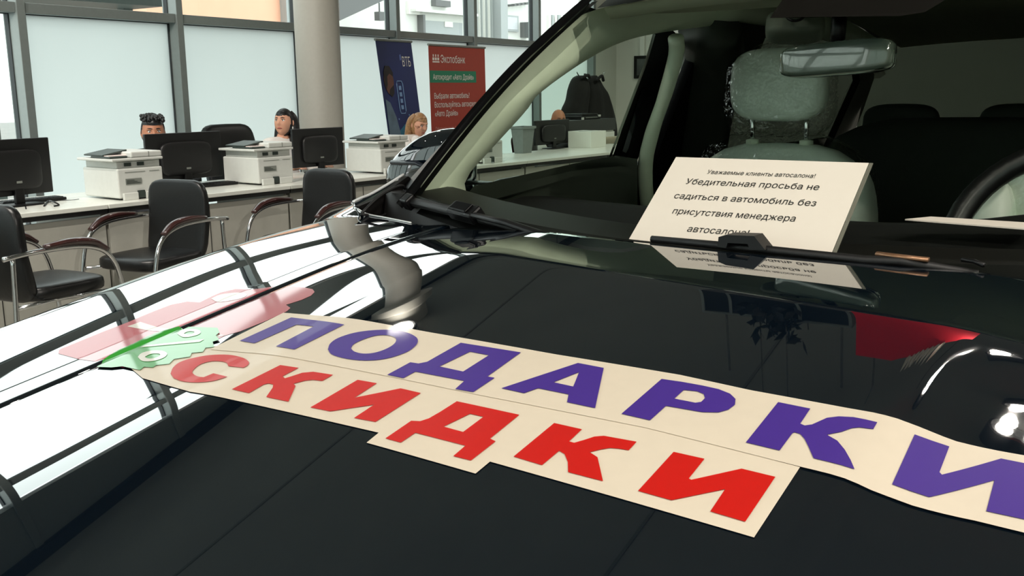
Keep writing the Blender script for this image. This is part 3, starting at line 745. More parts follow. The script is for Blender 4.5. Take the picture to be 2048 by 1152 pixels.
for sgn in (1, -1):                               # body panels that close the cabin behind the front doors
    P = [(x, sgny(sidey(z, .01), sgn), z) for x, z in ((2.56, 1.15), (2.99, 1.15), (2.99, 1.64), (2.56, 1.64))]
    cpart(MB().add(P + [(p[0], p[1] - sgn * .03, p[2]) for p in P], [(0, 1, 2, 3), (7, 6, 5, 4), (0, 4, 5, 1), (1, 5, 6, 2), (2, 6, 7, 3), (3, 7, 4, 0)]), 'door_pillar', M_TRIMBLK)
    P = [(x, sgny(sidey(z, .01), sgn), z) for x, z in ((4.18, 1.08), (4.46, 1.08), (4.40, 1.30), (4.26, 1.60), (2.9, 1.68), (2.9, 1.595), (3.9, 1.545), (4.16, 1.42))]
    cpart(MB().add(P + [(p[0], p[1] - sgn * .03, p[2]) for p in P], [tuple(range(8)), tuple(range(8, 16))[::-1]] + [(i, 8 + i, 8 + (i + 1) % 8, (i + 1) % 8) for i in range(8)]), 'rear_pillar', M_TRIMBLK)
vs = [(4.42, YC - .80, 1.10), (4.42, YC + .80, 1.10), (4.24, YC + .66, 1.63), (4.24, YC - .66, 1.63)]
cpart(MB().add(vs, [(0, 1, 2, 3)]), 'rear_window', M_TINT)
cpart(MB().box(4.40, 4.46, YC - .88, YC + .88, .3, 1.12), 'tailgate', M_PAINT, bevel=.02)
cpart(MB().box(.55, 4.4, YC - .85, YC + .85, .22, .32), 'floor_pan', M_TRIMBLK)
# dashboard
vs = []; nv = 40
for i in range(nv + 1):
    v = -.70 + 1.40 * i / nv; g0 = Wp(max(-.7, min(.7, v)), -.02)
    hump = .035 * exp(-((v + .36) / .17) ** 2)
    for (dx, z) in ((.01, g0[2] - .012), (.10, 1.158), (.28, 1.165 + hump * .3), (.42, 1.175 + hump), (.52, 1.168 + hump), (.56, 1.14 + hump), (.55, 1.0), (.62, .70)):
        vs.append((g0[0] + dx * (1 - .25 * abs(v) ** 2) if dx > .05 else g0[0] + dx, YC + v, z))
fs = [(i * 8 + k, (i + 1) * 8 + k, (i + 1) * 8 + k + 1, i * 8 + k + 1) for i in range(nv) for k in range(7)]
dash = cpart(MB().add(vs, fs), 'dashboard', M_DASH, smooth=True)
def under(parent):
    def f(mb, nm, m, **k):
        s_ = mb.build(nm, m, None, **k); s_.parent = parent; s_.matrix_parent_inverse = Matrix.Identity(4); return s_
    return f
sd = under(dash)
sd(MB().rbox((1.66, YC + .12, 1.185), (.05, .11, .018), p=6), 'centre_speaker', M_TRIMBLK, smooth=True)
for sgn in (1, -1): sd(MB().box(1.40, 1.44, YC + sgn * .35 - .2, YC + sgn * .35 + .2, 1.172, 1.176), 'defroster_vent', M_TRIMBLK)
# steering wheel
sc_ = np.array([1.80, .175, 1.125]); Rw = Matrix.Translation(sc_) @ Euler((0, radians(-64), 0)).to_matrix().to_4x4()
rim = MB().tube([Rw @ Vector((.19 * cos(q), .19 * sin(q), 0)) for q in np.linspace(0, 2 * pi, 49)], .020, 12, cap=False)
sw = cpart(rim, 'steering_wheel', M_LEATHER, smooth=True); ssw = under(sw)
ssw(MB().rbox((0, 0, -.01), (.065, .085, .03), M=Rw, p=5), 'hub', M_TRIMBLK, smooth=True)
for q in (0.05, pi - .05, -pi / 2):
    ssw(MB().tube([Rw @ Vector((.06 * sin(q), .06 * cos(q), -.01)), Rw @ Vector((.185 * sin(q), .185 * cos(q), 0))], .016, 8, flat=.5), 'spoke', M_TRIMBLK, smooth=True)
ssw(MB().tube([sc_ + np.array([-.02, 0, .0]), sc_ + np.array([-.3, 0, -.12])], .03, 10), 'column', M_TRIMBLK, smooth=True)
# rear view mirror and sensor housing
Rm = Matrix.Translation((1.80, .572, 1.447)) @ Euler((radians(-3), radians(6), radians(-14))).to_matrix().to_4x4()
rv = cpart(MB().rbox((0, 0, 0), (.020, .108, .029), M=Rm, p=5), 'rear_view_mirror', mat('mirror_shell', (70, 80, 72), .15, coat=1), smooth=True); srv = under(rv)
srv(MB().rbox((.016, 0, 0), (.008, .104, .026), M=Rm, p=6), 'mirror_glass', M_CHROME, smooth=True)
srv(MB().tube([Rm @ Vector((0, 0, .01)), Rm @ Vector((-.01, -.01, .09))], .013, 8), 'stem', M_TRIMBLK, smooth=True)
Pm = [whit(px, py, .008) for px, py in ((1540, 36), (1563, 2), (1600, -95), (1930, -95), (1890, 0), (1850, 24), (1800, 32), (1600, 34))]
Pq = [whit(px, py, .016) for px, py in ((1540, 36), (1563, 2), (1600, -95), (1930, -95), (1890, 0), (1850, 24), (1800, 32), (1600, 34))]
cpart(MB().add(Pm + Pq, [tuple(range(8)), tuple(range(8, 16))[::-1]] + [(i, 8 + i, 8 + (i + 1) % 8, (i + 1) % 8) for i in range(8)]), 'sensor_shroud', mat('sensor_shroud', (16, 12, 11), .6, spec=.2))
Rs = Matrix.Translation(atx(1590, 54, 1.92)) @ Euler((0, radians(30), radians(20))).to_matrix().to_4x4()
so_ = cpart(MB().rbox((0, 0, 0), (.03, .055, .026), M=Rs, p=4), 'overhead_console', mat('console_grey', (70, 76, 64), .7), smooth=True); sso = under(so_)
sso(MB().tube([Rs @ Vector((-.048, .018 * cos(q), .018 * sin(q))) for q in np.linspace(0, 2 * pi, 25)], .003, 6, cap=False), 'lamp_ring', M_TRIMBLK, smooth=True)
# seats
def seat(yc, xh, driver):
    s0 = cpart(MB().rbox((xh + .03, yc, .955), (.085, .255, .30), M=None, p=3.2), 'front_seat', M_SEAT, smooth=True); f = under(s0)
    f(MB().rbox((xh - .22, yc, .62), (.28, .26, .09), p=3.4), 'seat_cushion', M_SEAT, smooth=True)
    for s_ in (-1, 1): f(MB().rbox((xh - .03, yc + s_ * .22, .96), (.085, .055, .24), p=2.6), 'bolster', M_SEAT, smooth=True)
    hr = MB().rbox((xh + .005, yc, 1.405), (.052, .128, .094), p=3.4); f(hr, 'headrest', M_SEAT, smooth=True)
    for s_ in (-1, 1):
        f(MB().tube([(xh + .02, yc + s_ * .073, 1.22), (xh + .01, yc + s_ * .073, 1.36)], .0065, 8), 'headrest_post', M_CHROME, smooth=True)
        f(MB().lathe([(.012, 0), (.018, .004), (.018, .014), (.01, .016)], 12, o=(xh + .02, yc + s_ * .073, 1.248)), 'post_collar', M_BEIGE, smooth=True)
    # crumpled protective film pulled over headrest and shoulders
    rnd = random.Random(3 if driver else 5)
    def film(c, h, p, amp, cut, name):
        mb = MB().rbox(c, h, p=p); vs_ = []
        for v in mb.v:
            d = Vector(v) - Vector(c); q = d.length
            k = 1 + amp * (sin(31 * v[1] + 17 * v[2] + 3) * .5 + sin(53 * v[2] - 29 * v[1]) * .35 + rnd.uniform(-.5, .5) * .5)
            vs_.append(Vector(c) + d * k)
        mb.v = [tuple(v) for v in vs_]; mb.f = [fc for fc in mb.f if all(mb.v[i][2] > cut for i in fc)]
        mb.mi = [0] * len(mb.f); f(mb, name, M_FILM, smooth=True)
    film((xh + .005, yc, 1.385), (.066, .148, .124), 3.0, .05, 1.275, 'headrest_film')
    film((xh + .03, yc, .985), (.11, .275, .30), 3.0, .03, 1.08, 'seat_film')
    return s0
_h = atx(1557, 175, 2.56)
seat(_h[1], 2.56, False); seat(.165, 2.36, True)
rs = cpart(MB().rbox((3.45, YC, 1.0), (.10, .62, .30), p=4), 'rear_seat', mat('car_rear_seat', (58, 64, 55), .7), smooth=True); f = under(rs)
f(MB().rbox((3.2, YC, .66), (.28, .62, .10), p=4), 'seat_cushion', M_SEAT, smooth=True)
for y in (-.36, 0, .36): f(MB().rbox((3.48, YC + y, 1.27), (.05, .12, .07), p=3.4), 'headrest', mat('car_rear_seat', (58, 64, 55), .7), smooth=True)
# exterior mirror on the passenger side and its twin
for sgn in (1, -1):
    mb = MB(); vs = []; ctr = Vector((1.865, 1.575, 1.222)); N1, N2 = 18, 28
    mb.rbox((0, 0, 0), (.058, .115, .060), p=2.7)
    vv = []
    for v in mb.v:
        x, y, z = v; y2 = y; k = 1 - .25 * max(0, (.0 - y)) / .125
        z2 = z * (1 - .28 * (y / .125) * (1 if y > 0 else .2)) + .10 * x + (.018 if z > 0 else 0) * (1 - (y / .125) ** 2)
        vv.append((ctr.x + x + .22 * -y * .5 + .02, sgny(ctr.y + y, sgn), ctr.z + z2 - .30 * y))
    mb.v = vv
    mo = cpart(mb, 'side_mirror', M_PAINT, smooth=True); f = under(mo)
    f(MB().rbox((ctr.x + .075, sgny(ctr.y, sgn), ctr.z), (.008, .10, .055), p=5), 'mirror_glass', M_CHROME, smooth=True)
    f(MB().rbox((ctr.x + .01, sgny(ctr.y + .01, sgn), ctr.z - .066), (.05, .09, .016), p=4), 'lower_cap', M_TRIMBLK, smooth=True)
    f(MB().tube([(ctr.x - .058 - .0, sgny(ctr.y - .09, sgn), ctr.z - .01), (ctr.x - .055, sgny(ctr.y - .02, sgn), ctr.z + .012), (ctr.x - .052, sgny(ctr.y + .06, sgn), ctr.z + .01)], .006, 8), 'turn_signal', mat('signal_lens', (40, 44, 52), .15), smooth=True)
    f(MB().rbox((ctr.x + .03, sgny(ctr.y - .14, sgn), ctr.z - .055), (.04, .06, .022), p=3), 'mirror_arm', M_TRIMBLK, smooth=True)

# ------------------------------------------------------------------ the notice behind the glass
T0 = atx(1352, 314, 1.44); B0 = aty(1258, 478, T0[1]); dn = (B0 - T0) / np.linalg.norm(B0 - T0); HL = .21
M_PAPER = mat('paper', (246, 230, 224), .6, var=.01)
M_INK = mat('ink_black', (22, 22, 24), .6, var=0)
BL = T0 + dn * HL
nt_ = thing('notice', 'white laminated sheet with black printed lines leaning behind the windscreen', 'notice', tuple(BL + np.array([0, -.1485, 0])))
inv = Matrix.Translation(-nt_.location)
def nlocal(o): o.parent = nt_; o.matrix_parent_inverse = inv; return o
nrm = np.cross(np.array([0, -1, 0]), -dn); nrm = nrm / np.linalg.norm(nrm)
if nrm[0] > 0: nrm = -nrm
c4 = [BL, BL + np.array([0, -.297, 0]), T0 + np.array([0, -.297, 0]), T0]
nlocal(MB().add([*c4, *[p - nrm * .0012 for p in c4]], [(0, 1, 2, 3), (7, 6, 5, 4), (0, 4, 5, 1), (1, 5, 6, 2), (2, 6, 7, 3), (3, 7, 4, 0)]).build('sheet', M_PAPER))
e4 = [c4[1] + np.array([0, -.001, 0]), c4[1] + np.array([0, -.006, 0]), c4[2] + np.array([0, -.006, 0]), c4[2] + np.array([0, -.001, 0])]
nlocal(MB().add([*e4, *[p - nrm * .0012 for p in e4]], [(0, 1, 2, 3), (7, 6, 5, 4), (0, 4, 5, 1), (1, 5, 6, 2), (2, 6, 7, 3), (3, 7, 4, 0)]).build('laminate_edge', mat('laminate_edge', (120, 116, 108), .2)))
def nline(body, u, dwn, w, size, shear=.28, bold=0.0):
    """u: centre across the sheet from its passenger-side edge; dwn: distance of the baseline below the top edge"""
    nlocal(text_on('printed_line', body, T0 + np.array([0, -u, 0]) + dn * dwn + nrm * .0002, (0, -1, 0), -dn, size, M_INK, None, 'center', width=w, off=.0005, bold=bold, shear=shear))
nline('Уважаемые клиенты автосалона!', .1485, .037, .165, .0125, 0.0)
nline('Убедительная просьба не', .142, .062, .204, .0175, 0.0)
nline('садиться в автомобиль без', .142, .095, .215, .0175, 0.0)
nline('присутствия менеджера', .138, .128, .185, .0175, 0.0)
nline('автосалона!', .129, .163, .092, .0175, 0.0)
# loose papers on the dashboard by the wheel
lp = thing('paper_sheet', 'white paper sheet lying on the dashboard by the steering wheel', 'paper', (1.62, .25, 1.19))
q4 = [atz(px, py, 1.205) - np.array(lp.location) for px, py in ((1810, 438), (1862, 433), (2090, 447), (2090, 460))]
MB().add([*q4, *[p - np.array([0, 0, .002]) for p in q4]], [(3, 2, 1, 0), (4, 5, 6, 7), (0, 1, 5, 4), (1, 2, 6, 5), (2, 3, 7, 6), (3, 0, 4, 7)]).build('sheet', M_PAPER, lp)

# ------------------------------------------------------------------ stickers on the bonnet
def drape(name, outlines, off, m, parent, step=.009, origin=None):
    """outlines: list of closed polygons in (x, y) on the car; even-odd filled, laid on the bonnet"""
    pts, edges = [], []
    for poly in outlines:
        n0 = len(pts); dense = []
        for i, p in enumerate(poly):
            q = poly[(i + 1) % len(poly)]; L_ = math.dist(p, q); k = max(1, int(L_ / step))
            dense += [(p[0] + (q[0] - p[0]) * j / k, p[1] + (q[1] - p[1]) * j / k) for j in range(k)]
        pts += dense; edges += [(n0 + i, n0 + (i + 1) % len(dense)) for i in range(len(dense))]
    def inside(x, y):
        c = False
        for a, b in edges:
            (x1, y1), (x2, y2) = pts[a], pts[b]
            if (y1 > y) != (y2 > y) and x < (x2 - x1) * (y - y1) / (y2 - y1) + x1: c = not c
        return c
    P = np.array(pts); nb = len(pts)
    xs = np.arange(P[:, 0].min(), P[:, 0].max(), step); ysg = np.arange(P[:, 1].min(), P[:, 1].max(), step)
    grid = []
    for x in xs:
        for y in ysg:
            if np.min((P[:, 0] - x) ** 2 + (P[:, 1] - y) ** 2) > (step * .55) ** 2 and inside(x, y): grid.append((x, y))
    r = delaunay_2d_cdt([Vector(p) for p in pts + grid], edges, [], 0, 1e-7)
    vv, ff = r[0], r[2]; V = [(v.x, v.y) for v in vv]; F = []
    for f_ in ff:
        cx_ = sum(V[i][0] for i in f_) / len(f_); cy_ = sum(V[i][1] for i in f_) / len(f_)
        if inside(cx_, cy_):
            ar = sum(V[f_[i]][0] * V[f_[(i + 1) % len(f_)]][1] - V[f_[(i + 1) % len(f_)]][0] * V[f_[i]][1] for i in range(len(f_)))
            F.append(tuple(f_) if ar > 0 else tuple(f_)[::-1])
    O_ = Vector(origin) if origin is not None else Vector((0, 0, 0))
    o = obj(name, ([(x - O_.x, y - O_.y, HS(x, y) + off - O_.z) for x, y in V], F), m, parent, smooth=True)
    e_ = 1e-3; nn = []
    for x, y in V:
        g_ = Vector((-(H(x + e_, y) - H(x - e_, y)) / (2 * e_), -(HS(x, y + e_) - HS(x, y - e_)) / (2 * e_), 1)); nn.append(g_.normalized())
    o.data.normals_split_custom_set_from_vertices(nn)
    return o
def onhood(pxs, ox=0, oy=0, sc=1.0):
    return [tuple(hit(ox + x / sc, oy + y / sc, HS)[:2]) for x, y in pxs]
ZA = dict(ox=220, oy=600, sc=3.2); ZB = dict(ox=720, oy=640, sc=3.2); ZC = dict(ox=1140, oy=720, sc=3.032); ZD = dict(ox=1500, oy=780, sc=3.389)
M_STW = sticker_mat('sticker_white_film', (226, 213, 192)); M_STB = sticker_mat('sticker_violet_blue', (72, 46, 142)); M_STR = sticker_mat('sticker_red', (204, 26, 18))
M_STT = sticker_mat('sticker_tag_red', (190, 40, 56), .3, .85); M_STG = sticker_mat('sticker_green', (60, 166, 60), .3, .7); M_STO = sticker_mat('sticker_glossy_white', (236, 230, 216), .3, .8)
s1 = hit(1000, 860); st1 = thing('sticker', 'long white sticker with red capital letters, in front of the violet lettered one', 'sticker', tuple(s1))
drape('backing', [onhood([(262, 738), (285, 757.5), (380, 785), (757.5, 867), (733, 887), (951, 949), (980, 925), (1508, 1077), (1600, 936), (1290, 853), (1108, 817), (960, 788), (700, 735), (400, 690), (300, 712)])], .0008, M_STW, st1, origin=s1)
def L(fr, *polys): return [onhood(p, **fr) for p in polys]
def sm(pts, n=4): return [tuple(p) for p in catmull(list(pts) + [pts[0]], n)[:-1]]
red = {
 'letter_es': L(ZA, [(388, 480)] + [tuple(p) for p in catmull([(388, 480), (405, 440), (450, 405), (530, 380), (640, 361), (760, 359), (850, 378), (889, 405), (880, 428), (855, 442)], 4)[1:]] + [(758, 432)] + [tuple(p) for p in catmull([(758, 432), (745, 410), (700, 400), (640, 402), (580, 420), (540, 450), (528, 475), (560, 497), (600, 503)], 4)[1:]] + [(662, 478), (752, 500)] + [tuple(p) for p in catmull([(752, 500), (660, 527), (560, 536), (470, 530), (410, 510)], 4)[1:]]),
 'letter_ka': L(ZA, [(780, 580), (1090, 425), (1208, 443), (1105, 497), (1120, 510), (1160, 498), (1230, 475), (1300, 468), (1428, 488), (1358, 527), (1300, 520), (1250, 525), (1175, 545), (1188, 560), (1142, 660), (1000, 630), (1042, 570), (1045, 550), (1015, 543), (985, 550), (890, 605)]),
 'letter_i': L(ZA, [(1283, 697), (1585, 520), (1708, 542), (1565, 635), (1860, 575), (1990, 605), (1700, 790), (1562, 765), (1690, 680), (1410, 722)]),
 'letter_de': L(ZB, [(163, 768), (328, 655), (385, 658), (440, 640), (510, 600), (620, 530), (1020, 617), (832, 770), (868, 787), (710, 910), (597, 882), (675, 815), (355, 732), (262, 795)], [(535, 693), (705, 610), (790, 630), (660, 727)]),
 'letter_ka_': L(ZB, [(983, 885), (1243, 670), (1420, 710), (1338, 788), (1370, 797), (1430, 780), (1500, 757), (1560, 752), (1770, 790), (1720, 845), (1660, 835), (1600, 830), (1540, 840), (1470, 857), (1520, 890), (1555, 1043), (1332, 985), (1330, 920), (1310, 870), (1275, 848), (1165, 940)]),
 'letter_i_': L(ZC, [(412, 805), (628, 568), (815, 610), (720, 730), (735, 738), (1040, 670), (1245, 720), (1062, 993), (850, 930), (940, 795), (615, 862)])}
for k, polys in red.items(): drape('letter', polys, .0016, M_STR, st1, origin=s1)
s2 = hit(1300, 800); st2 = thing('sticker', 'long white sticker with violet blue capital letters running to the frame edge', 'sticker', tuple(s2))
drape('backing', [onhood([(567, 627.5), (860, 667), (1110, 711), (1360, 752.5), (1500, 783), (1700, 820), (1795, 840.5), (1839, 857), (1913, 886), (2048, 914), (2160, 935), (2150, 1098), (2048, 1069), (1950, 1045), (1824.6, 1014.6), (1742, 983.6), (1689, 960), (1602, 937), (1290, 858), (1108, 822), (960, 793), (700, 740), (420, 701)])], .0014, M_STW, st2, origin=s2)
ell = lambda pts: sm(pts, 4)
blue = [
 L(ZA, [(830, 272), (1160, 122), (1500, 168), (1180, 328), (1062, 308), (1305, 180), (1195, 168), (925, 288)]),
 L(ZA, ell([(1395, 328), (1410, 290), (1460, 255), (1560, 222), (1680, 205), (1800, 203), (1900, 220), (1960, 250), (1970, 280), (1950, 310), (1900, 345), (1800, 380), (1700, 397), (1600, 398), (1500, 385), (1420, 360)]), ell([(1543, 322), (1560, 295), (1620, 265), (1700, 240), (1770, 237), (1820, 250), (1832, 272), (1810, 300), (1760, 328), (1690, 350), (1620, 355), (1565, 342)])),
 L(ZB, [(175, 363), (322, 283), (375, 291), (430, 280), (500, 240), (645, 158), (1030, 220), (815, 375), (862, 383), (725, 475), (610, 455), (668, 403), (355, 343), (278, 385)], [(508, 310), (705, 215), (825, 238), (660, 343)]),
 L(ZB, [(905, 450), (1395, 288), (1560, 320), (1505, 578), (1325, 540), (1335, 490), (1140, 450), (1050, 482)], [(1238, 412), (1402, 347), (1365, 440)]),
 L(ZC, [(312, 340), (555, 128), (680, 146), (800, 168), (900, 190), (970, 218), (1003, 250), (1000, 285), (960, 315), (900, 332), (800, 330), (582, 292), (485, 380)], [(632, 248), (690, 195), (770, 203), (810, 220), (818, 245), (795, 268), (760, 273)]),
 L(ZD, [(-29, 372), (190, 98), (408, 142), (340, 245), (370, 257), (420, 250), (520, 205), (600, 195), (700, 200), (862, 235), (835, 282), (740, 270), (690, 275), (620, 300), (520, 320), (590, 360), (640, 420), (680, 490), (708, 555), (430, 480), (395, 400), (370, 350), (340, 315), (300, 303), (285, 312), (200, 427)]),
 L(ZD, [(962, 657), (1115, 318), (1350, 400), (1283, 575), (1300, 592), (1700, 482), (1990, 540), (1890, 903), (1600, 840), (1655, 630), (1215, 745)])]
for polys in blue: drape('letter', polys, .0022, M_STB, st2, origin=s2)
# red price tag sticker and the green percent badge over it, laid across the shut line
Z8 = dict(ox=100, oy=560, sc=3.103)
s3 = hit(350, 650, HS); st3 = thing('sticker', 'red price tag shaped sticker across the bonnet edge, partly white from glare', 'sticker', tuple(s3))
tag_ = onhood([(52, 458), (56, 436), (75, 425), (110, 412), (340, 318), (480, 265), (620, 205), (750, 155), (850, 135), (930, 140), (1000, 104), (1060, 78), (1150, 57), (1290, 56), (1440, 50), (1580, 48), (1630, 58), (1642, 75), (1620, 98), (1560, 125), (1465, 155), (1492, 175), (1470, 195), (1430, 214), (1340, 255), (1180, 320), (1090, 345), (760, 500), (450, 545), (300, 512)], **Z8)
drape('backing', [tag_], .0003, M_STT, st3, origin=s3)
hole = onhood(ell([(1000, 118), (1050, 95), (1130, 82), (1200, 82), (1222, 95), (1190, 115), (1110, 132), (1040, 138)]), **Z8)
drape('eyelet', [hole], .0006, M_STO, st3, origin=s3)
drape('stripe', [onhood([(480, 290), (560, 262), (820, 318), (1090, 345), (960, 372), (700, 322)], **Z8)], .0005, M_STO, st3, origin=s3)
s4 = hit(330, 705, HS); st4 = thing('sticker', 'ragged green percent badge sticker left of the red letters', 'sticker', tuple(s4))
grn = onhood([(290, 548), (330, 505), (430, 440), (520, 402), (600, 360), (700, 322), (800, 296), (920, 300), (1040, 305), (1052, 335), (1030, 352), (1052, 380), (1010, 392), (1020, 425), (965, 430), (950, 455), (880, 462), (870, 485), (770, 500), (740, 530), (660, 538), (640, 552), (585, 548), (560, 568), (500, 556), (450, 545), (380, 552)], **Z8)
drape('backing', [grn], .0019, M_STG, st4, origin=s4)
drape('percent_sign', [onhood(ell([(545, 490), (570, 465), (630, 450), (700, 452), (728, 470), (705, 495), (640, 515), (575, 515)]), **Z8), onhood(ell([(590, 488), (630, 470), (680, 470), (680, 484), (640, 498), (605, 498)]), **Z8)], .0024, M_STO, st4, origin=s4)
drape('percent_sign', [onhood([(560, 430), (590, 418), (960, 378), (930, 396)], **Z8)], .0024, M_STO, st4, origin=s4)
drape('percent_sign', [onhood(ell([(790, 345), (820, 322), (880, 315), (930, 325), (930, 345), (880, 362), (825, 365)]), **Z8), onhood(ell([(830, 343), (860, 330), (895, 332), (890, 344), (855, 350)]), **Z8)], .0024, M_STO, st4, origin=s4)

# ------------------------------------------------------------------ things hung high in the showroom (seen mirrored in the bonnet)
def mirrored(px, py, X):
    q = hit(px, py); e = 1e-3; x, y = q[0], q[1]
    n_ = np.array([-(H(x + e, y) - H(x - e, y)) / (2 * e), -(H(x, y + e) - H(x, y - e)) / (2 * e), 1]); n_ /= np.linalg.norm(n_)
    d = ray(px, py); r = d - 2 * d.dot(n_) * n_; return q + r * ((X - q[0]) / r[0])
XH = 6.0
a = mirrored(1702, 622, XH); b = mirrored(1960, 668, XH)
zb_ = min(a[2], b[2]) - .02; zt_ = zb_ + .62; ym = (a[1] + b[1]) / 2; wy = abs(a[1] - b[1]) / 2
hb = thing('hanging_banner', 'plain red banner hung under the ceiling, mirrored in the bonnet', 'banner', (XH, ym, zb_))
MB().box(-.01, .01, -wy, wy, 0, zt_ - zb_).build('cloth', mat('red_banner_cloth', (226, 20, 44), .6, var=.03), hb)
for s_ in (-1, 1): MB().tube([(0, s_ * wy * .8, zt_ - zb_), (0, s_ * wy * .8, CEIL - zb_)], .008, 6).build('cord', M_CHROME, hb)
mb = MB(); rnd = random.Random(2); vs = []
for i in range(22):
    y_ = -.25 + .5 * i / 21 - wy * .15; r_ = .09 + .05 * sin(i * 1.9) + rnd.uniform(-.02, .02); vs += [(-.03 + .03 * sin(i * 2.3), y_, zt_ - zb_ - .02), (-.05 + .04 * sin(i * 2.3 + 1), y_, zt_ - zb_ + r_)]
MB().add(vs, [(2 * i, 2 * i + 2, 2 * i + 3, 2 * i + 1) for i in range(21)]).build('ribbon', mat('white_ribbon', (225, 215, 200), .7), hb)
a = mirrored(1405, 590, XH + .05); b = mirrored(1700, 632, XH + .05); zc_ = (a[2] + b[2]) / 2
dc = thing('air_duct', 'long black ceiling duct mirrored in the bonnet beside the red banner', 'duct', (XH + .05, (a[1] + b[1]) / 2, zc_))
w2_ = abs(a[1] - b[1]) / 2
MB().box(0, .3, -w2_, w2_, -.14, .14).build('duct', mat('duct_black', (12, 13, 13), .4), dc)
for k in (-1, -.35, .6, 1): MB().box(-.01, .31, w2_ * k - .012, w2_ * k + .012, -.15, .15).build('joint_ring', M_PRNG, dc)
MB().box(-.012, 0, -w2_, w2_, .135, .15).build('flange', M_PRNG, dc)
for s_ in (-.8, .8): MB().tube([(.15, s_ * w2_, .14), (.15, s_ * w2_, CEIL - zc_)], .01, 6).build('hanger', M_CHROME, dc)
for (px, py, nlv, lab) in ((1520, 632, 26, 'small bunch of black leaves hung under the ceiling, mirrored in the bonnet'), (1572, 650, 48, 'larger bunch of black leaves beside the small one, mirrored in the bonnet')):
    c = mirrored(px, py, XH - .1); lv = thing('leaf_bunch', lab, 'decoration', tuple(c), group='leaf bunches under the ceiling'); mb = MB()
    for k in range(nlv):
        R3 = Euler((rnd.uniform(0, 6), rnd.uniform(0, 6), rnd.uniform(0, 6))).to_matrix(); o_ = Vector((rnd.uniform(-.08, .08), rnd.uniform(-.17, .17) * (nlv / 48), rnd.uniform(-.10, .10)))
        mb.add([o_ + R3 @ Vector(v) for v in ((0, 0, 0), (.03, .05, .01), (0, .12, .02), (-.03, .05, .01))], [(0, 1, 2, 3)])
    lf = mb.build('leaves', mat('black_leaf', (8, 10, 9), .6), lv); lf['kind'] = 'stuff'
    MB().tube([(0, 0, 0), (0, 0, CEIL - c[2])], .005, 6).build('cord', M_CHROME, lv)

# ------------------------------------------------------------------ desks
DANG = atan2(-.125, 2.82)
def dline(x, dy=0.0): return 5.475 - .0443 * (x - 2.986) + dy
DX = [.70, 2.10, 3.50, 4.90, 6.30, 7.70, 9.10, 10.50]
names = ['white desk at the left frame edge under the leftmost monitor', 'white desk left of the young man, behind the left visitor chair', 'white desk in front of the man in a dark jacket',
         'white desk in front of the dark haired woman', 'white desk in front of the blonde woman', 'white desk seen through the car behind its door', 'white desk farthest to the right of the row, before the coats']
def desk(x0, label):
    L_ = 1.40
    t = thing('desk', label, 'desk', (x0, dline(x0), 0), DANG, group='row of white desks')
    MB().box(0.002, L_ - .002, -.01, .86, .728, .755).build('desktop', M_DESK, t, bevel=.003)
    MB().box(.003, L_ - .003, 0, .85, .700, .727).build('dark_edge_shade', M_DESKE, t)  # dark underside edge, also standing in for the shade beneath the desktop
    MB().box(.012, L_ - .012, .02, .036, .05, .684).build('front_panel', M_DESKP, t)
    MB().box(.012, .15, .018, .03, .684, .702).build('panel_bracket', M_DESKP, t)
    for xx in (.004, L_ - .030): MB().box(xx, xx + .026, .04, .82, 0, .70).build('side_panel', M_DESKP, t)
    MB().box(L_ * .52 - .002, L_ * .52 + .002, .017, .021, .05, .684).build('panel_joint', M_DESKE, t)
    return t
for x0, nm in zip(DX[:-1], names): desk(x0, nm)

# ------------------------------------------------------------------ printers
def printer(label, x, y, rz=DANG):
    t = thing('printer', label, 'printer', (x, y, .755), rz, group='white office printers on the desks')
    w, d = .315, .40
    MB().box(0, w, 0, d, .012, .195).build('body', M_PRN, t, bevel=.008)
    MB().box(.012, w - .004, .02, d - .02, .193, .240).build('upper_body', M_PRN, t, bevel=.006)
    MB().box(-.035, w + .004, -.01, d, .241, .258).build('scanner_bed', M_PRN, t, bevel=.005)
    MB().box(.10, w + .002, -.004, d - .05, .259, .296).build('document_feeder', M_PRN, t, bevel=.008)
    MB().box(.10 + .12, .10 + .124, -.006, -.003, .260, .294).build('feeder_seam', M_PRNG, t)
    M4 = Matrix.Translation((.02, .10, .283)) @ Euler((0, radians(-9), 0)).to_matrix().to_4x4()
    MB().box(-.05, .12, .0, .22, -.004, .006, M=M4).build('input_tray', M_PRND, t, bevel=.003)
    MB().box(-.03, .09, 0.02, .24, .259, .271).build('output_tray', M_PRND, t, bevel=.003)
    MB().box(-.02, .10, .05, .20, .272, .276).build('paper', M_PAPER, t)
    for a0 in (.06, .15): MB().box(a0, a0 + .045, .012, .021, .208, .230).build('vent_slot', M_PRND, t)
    MB().box(.05, .19, -.002, .002, .170, .173).build('cover_seam', M_PRNG, t)
    MB().box(.22, .29, -.002, .002, .170, .173).build('cover_seam', M_PRNG, t)
    MB().box(.05, .16, -.003, .001, .095, .132).build('rating_label', M_PRNG, t)
    for k in range(3): MB().box(.055, .15 - k * .02, -.0045, -.003, .102 + k * .009, .105 + k * .009).build('label_print', M_PRND, t)
    MB().box(.02, .12, -.022, -.002, .0, .045).build('rear_foot', M_PRN, t, bevel=.004); MB().box(.175, .285, -.022, -.002, .0, .045).build('rear_foot', M_PRN, t, bevel=.004)
    MB().box(.125, .170, -.016, -.002, .008, .055).build('cable_socket', M_PRND, t)
    for k in range(4): MB().box(w, w + .004, .03, .06, .03 + k * .045, .055 + k * .045).build('side_slot', M_PRND, t)
    return t
printer('white office printer on the desk in front of the man, dark sheets on top', 3.655, 5.56)
printer('white office printer beneath the dark haired woman, thick dark tray on top', 4.775, 5.57)
printer('white office printer partly behind the car mirror, by the blonde woman', 5.93, 5.46)
printer('white office printer seen through the car beside the grey bin', 7.20, 5.42)

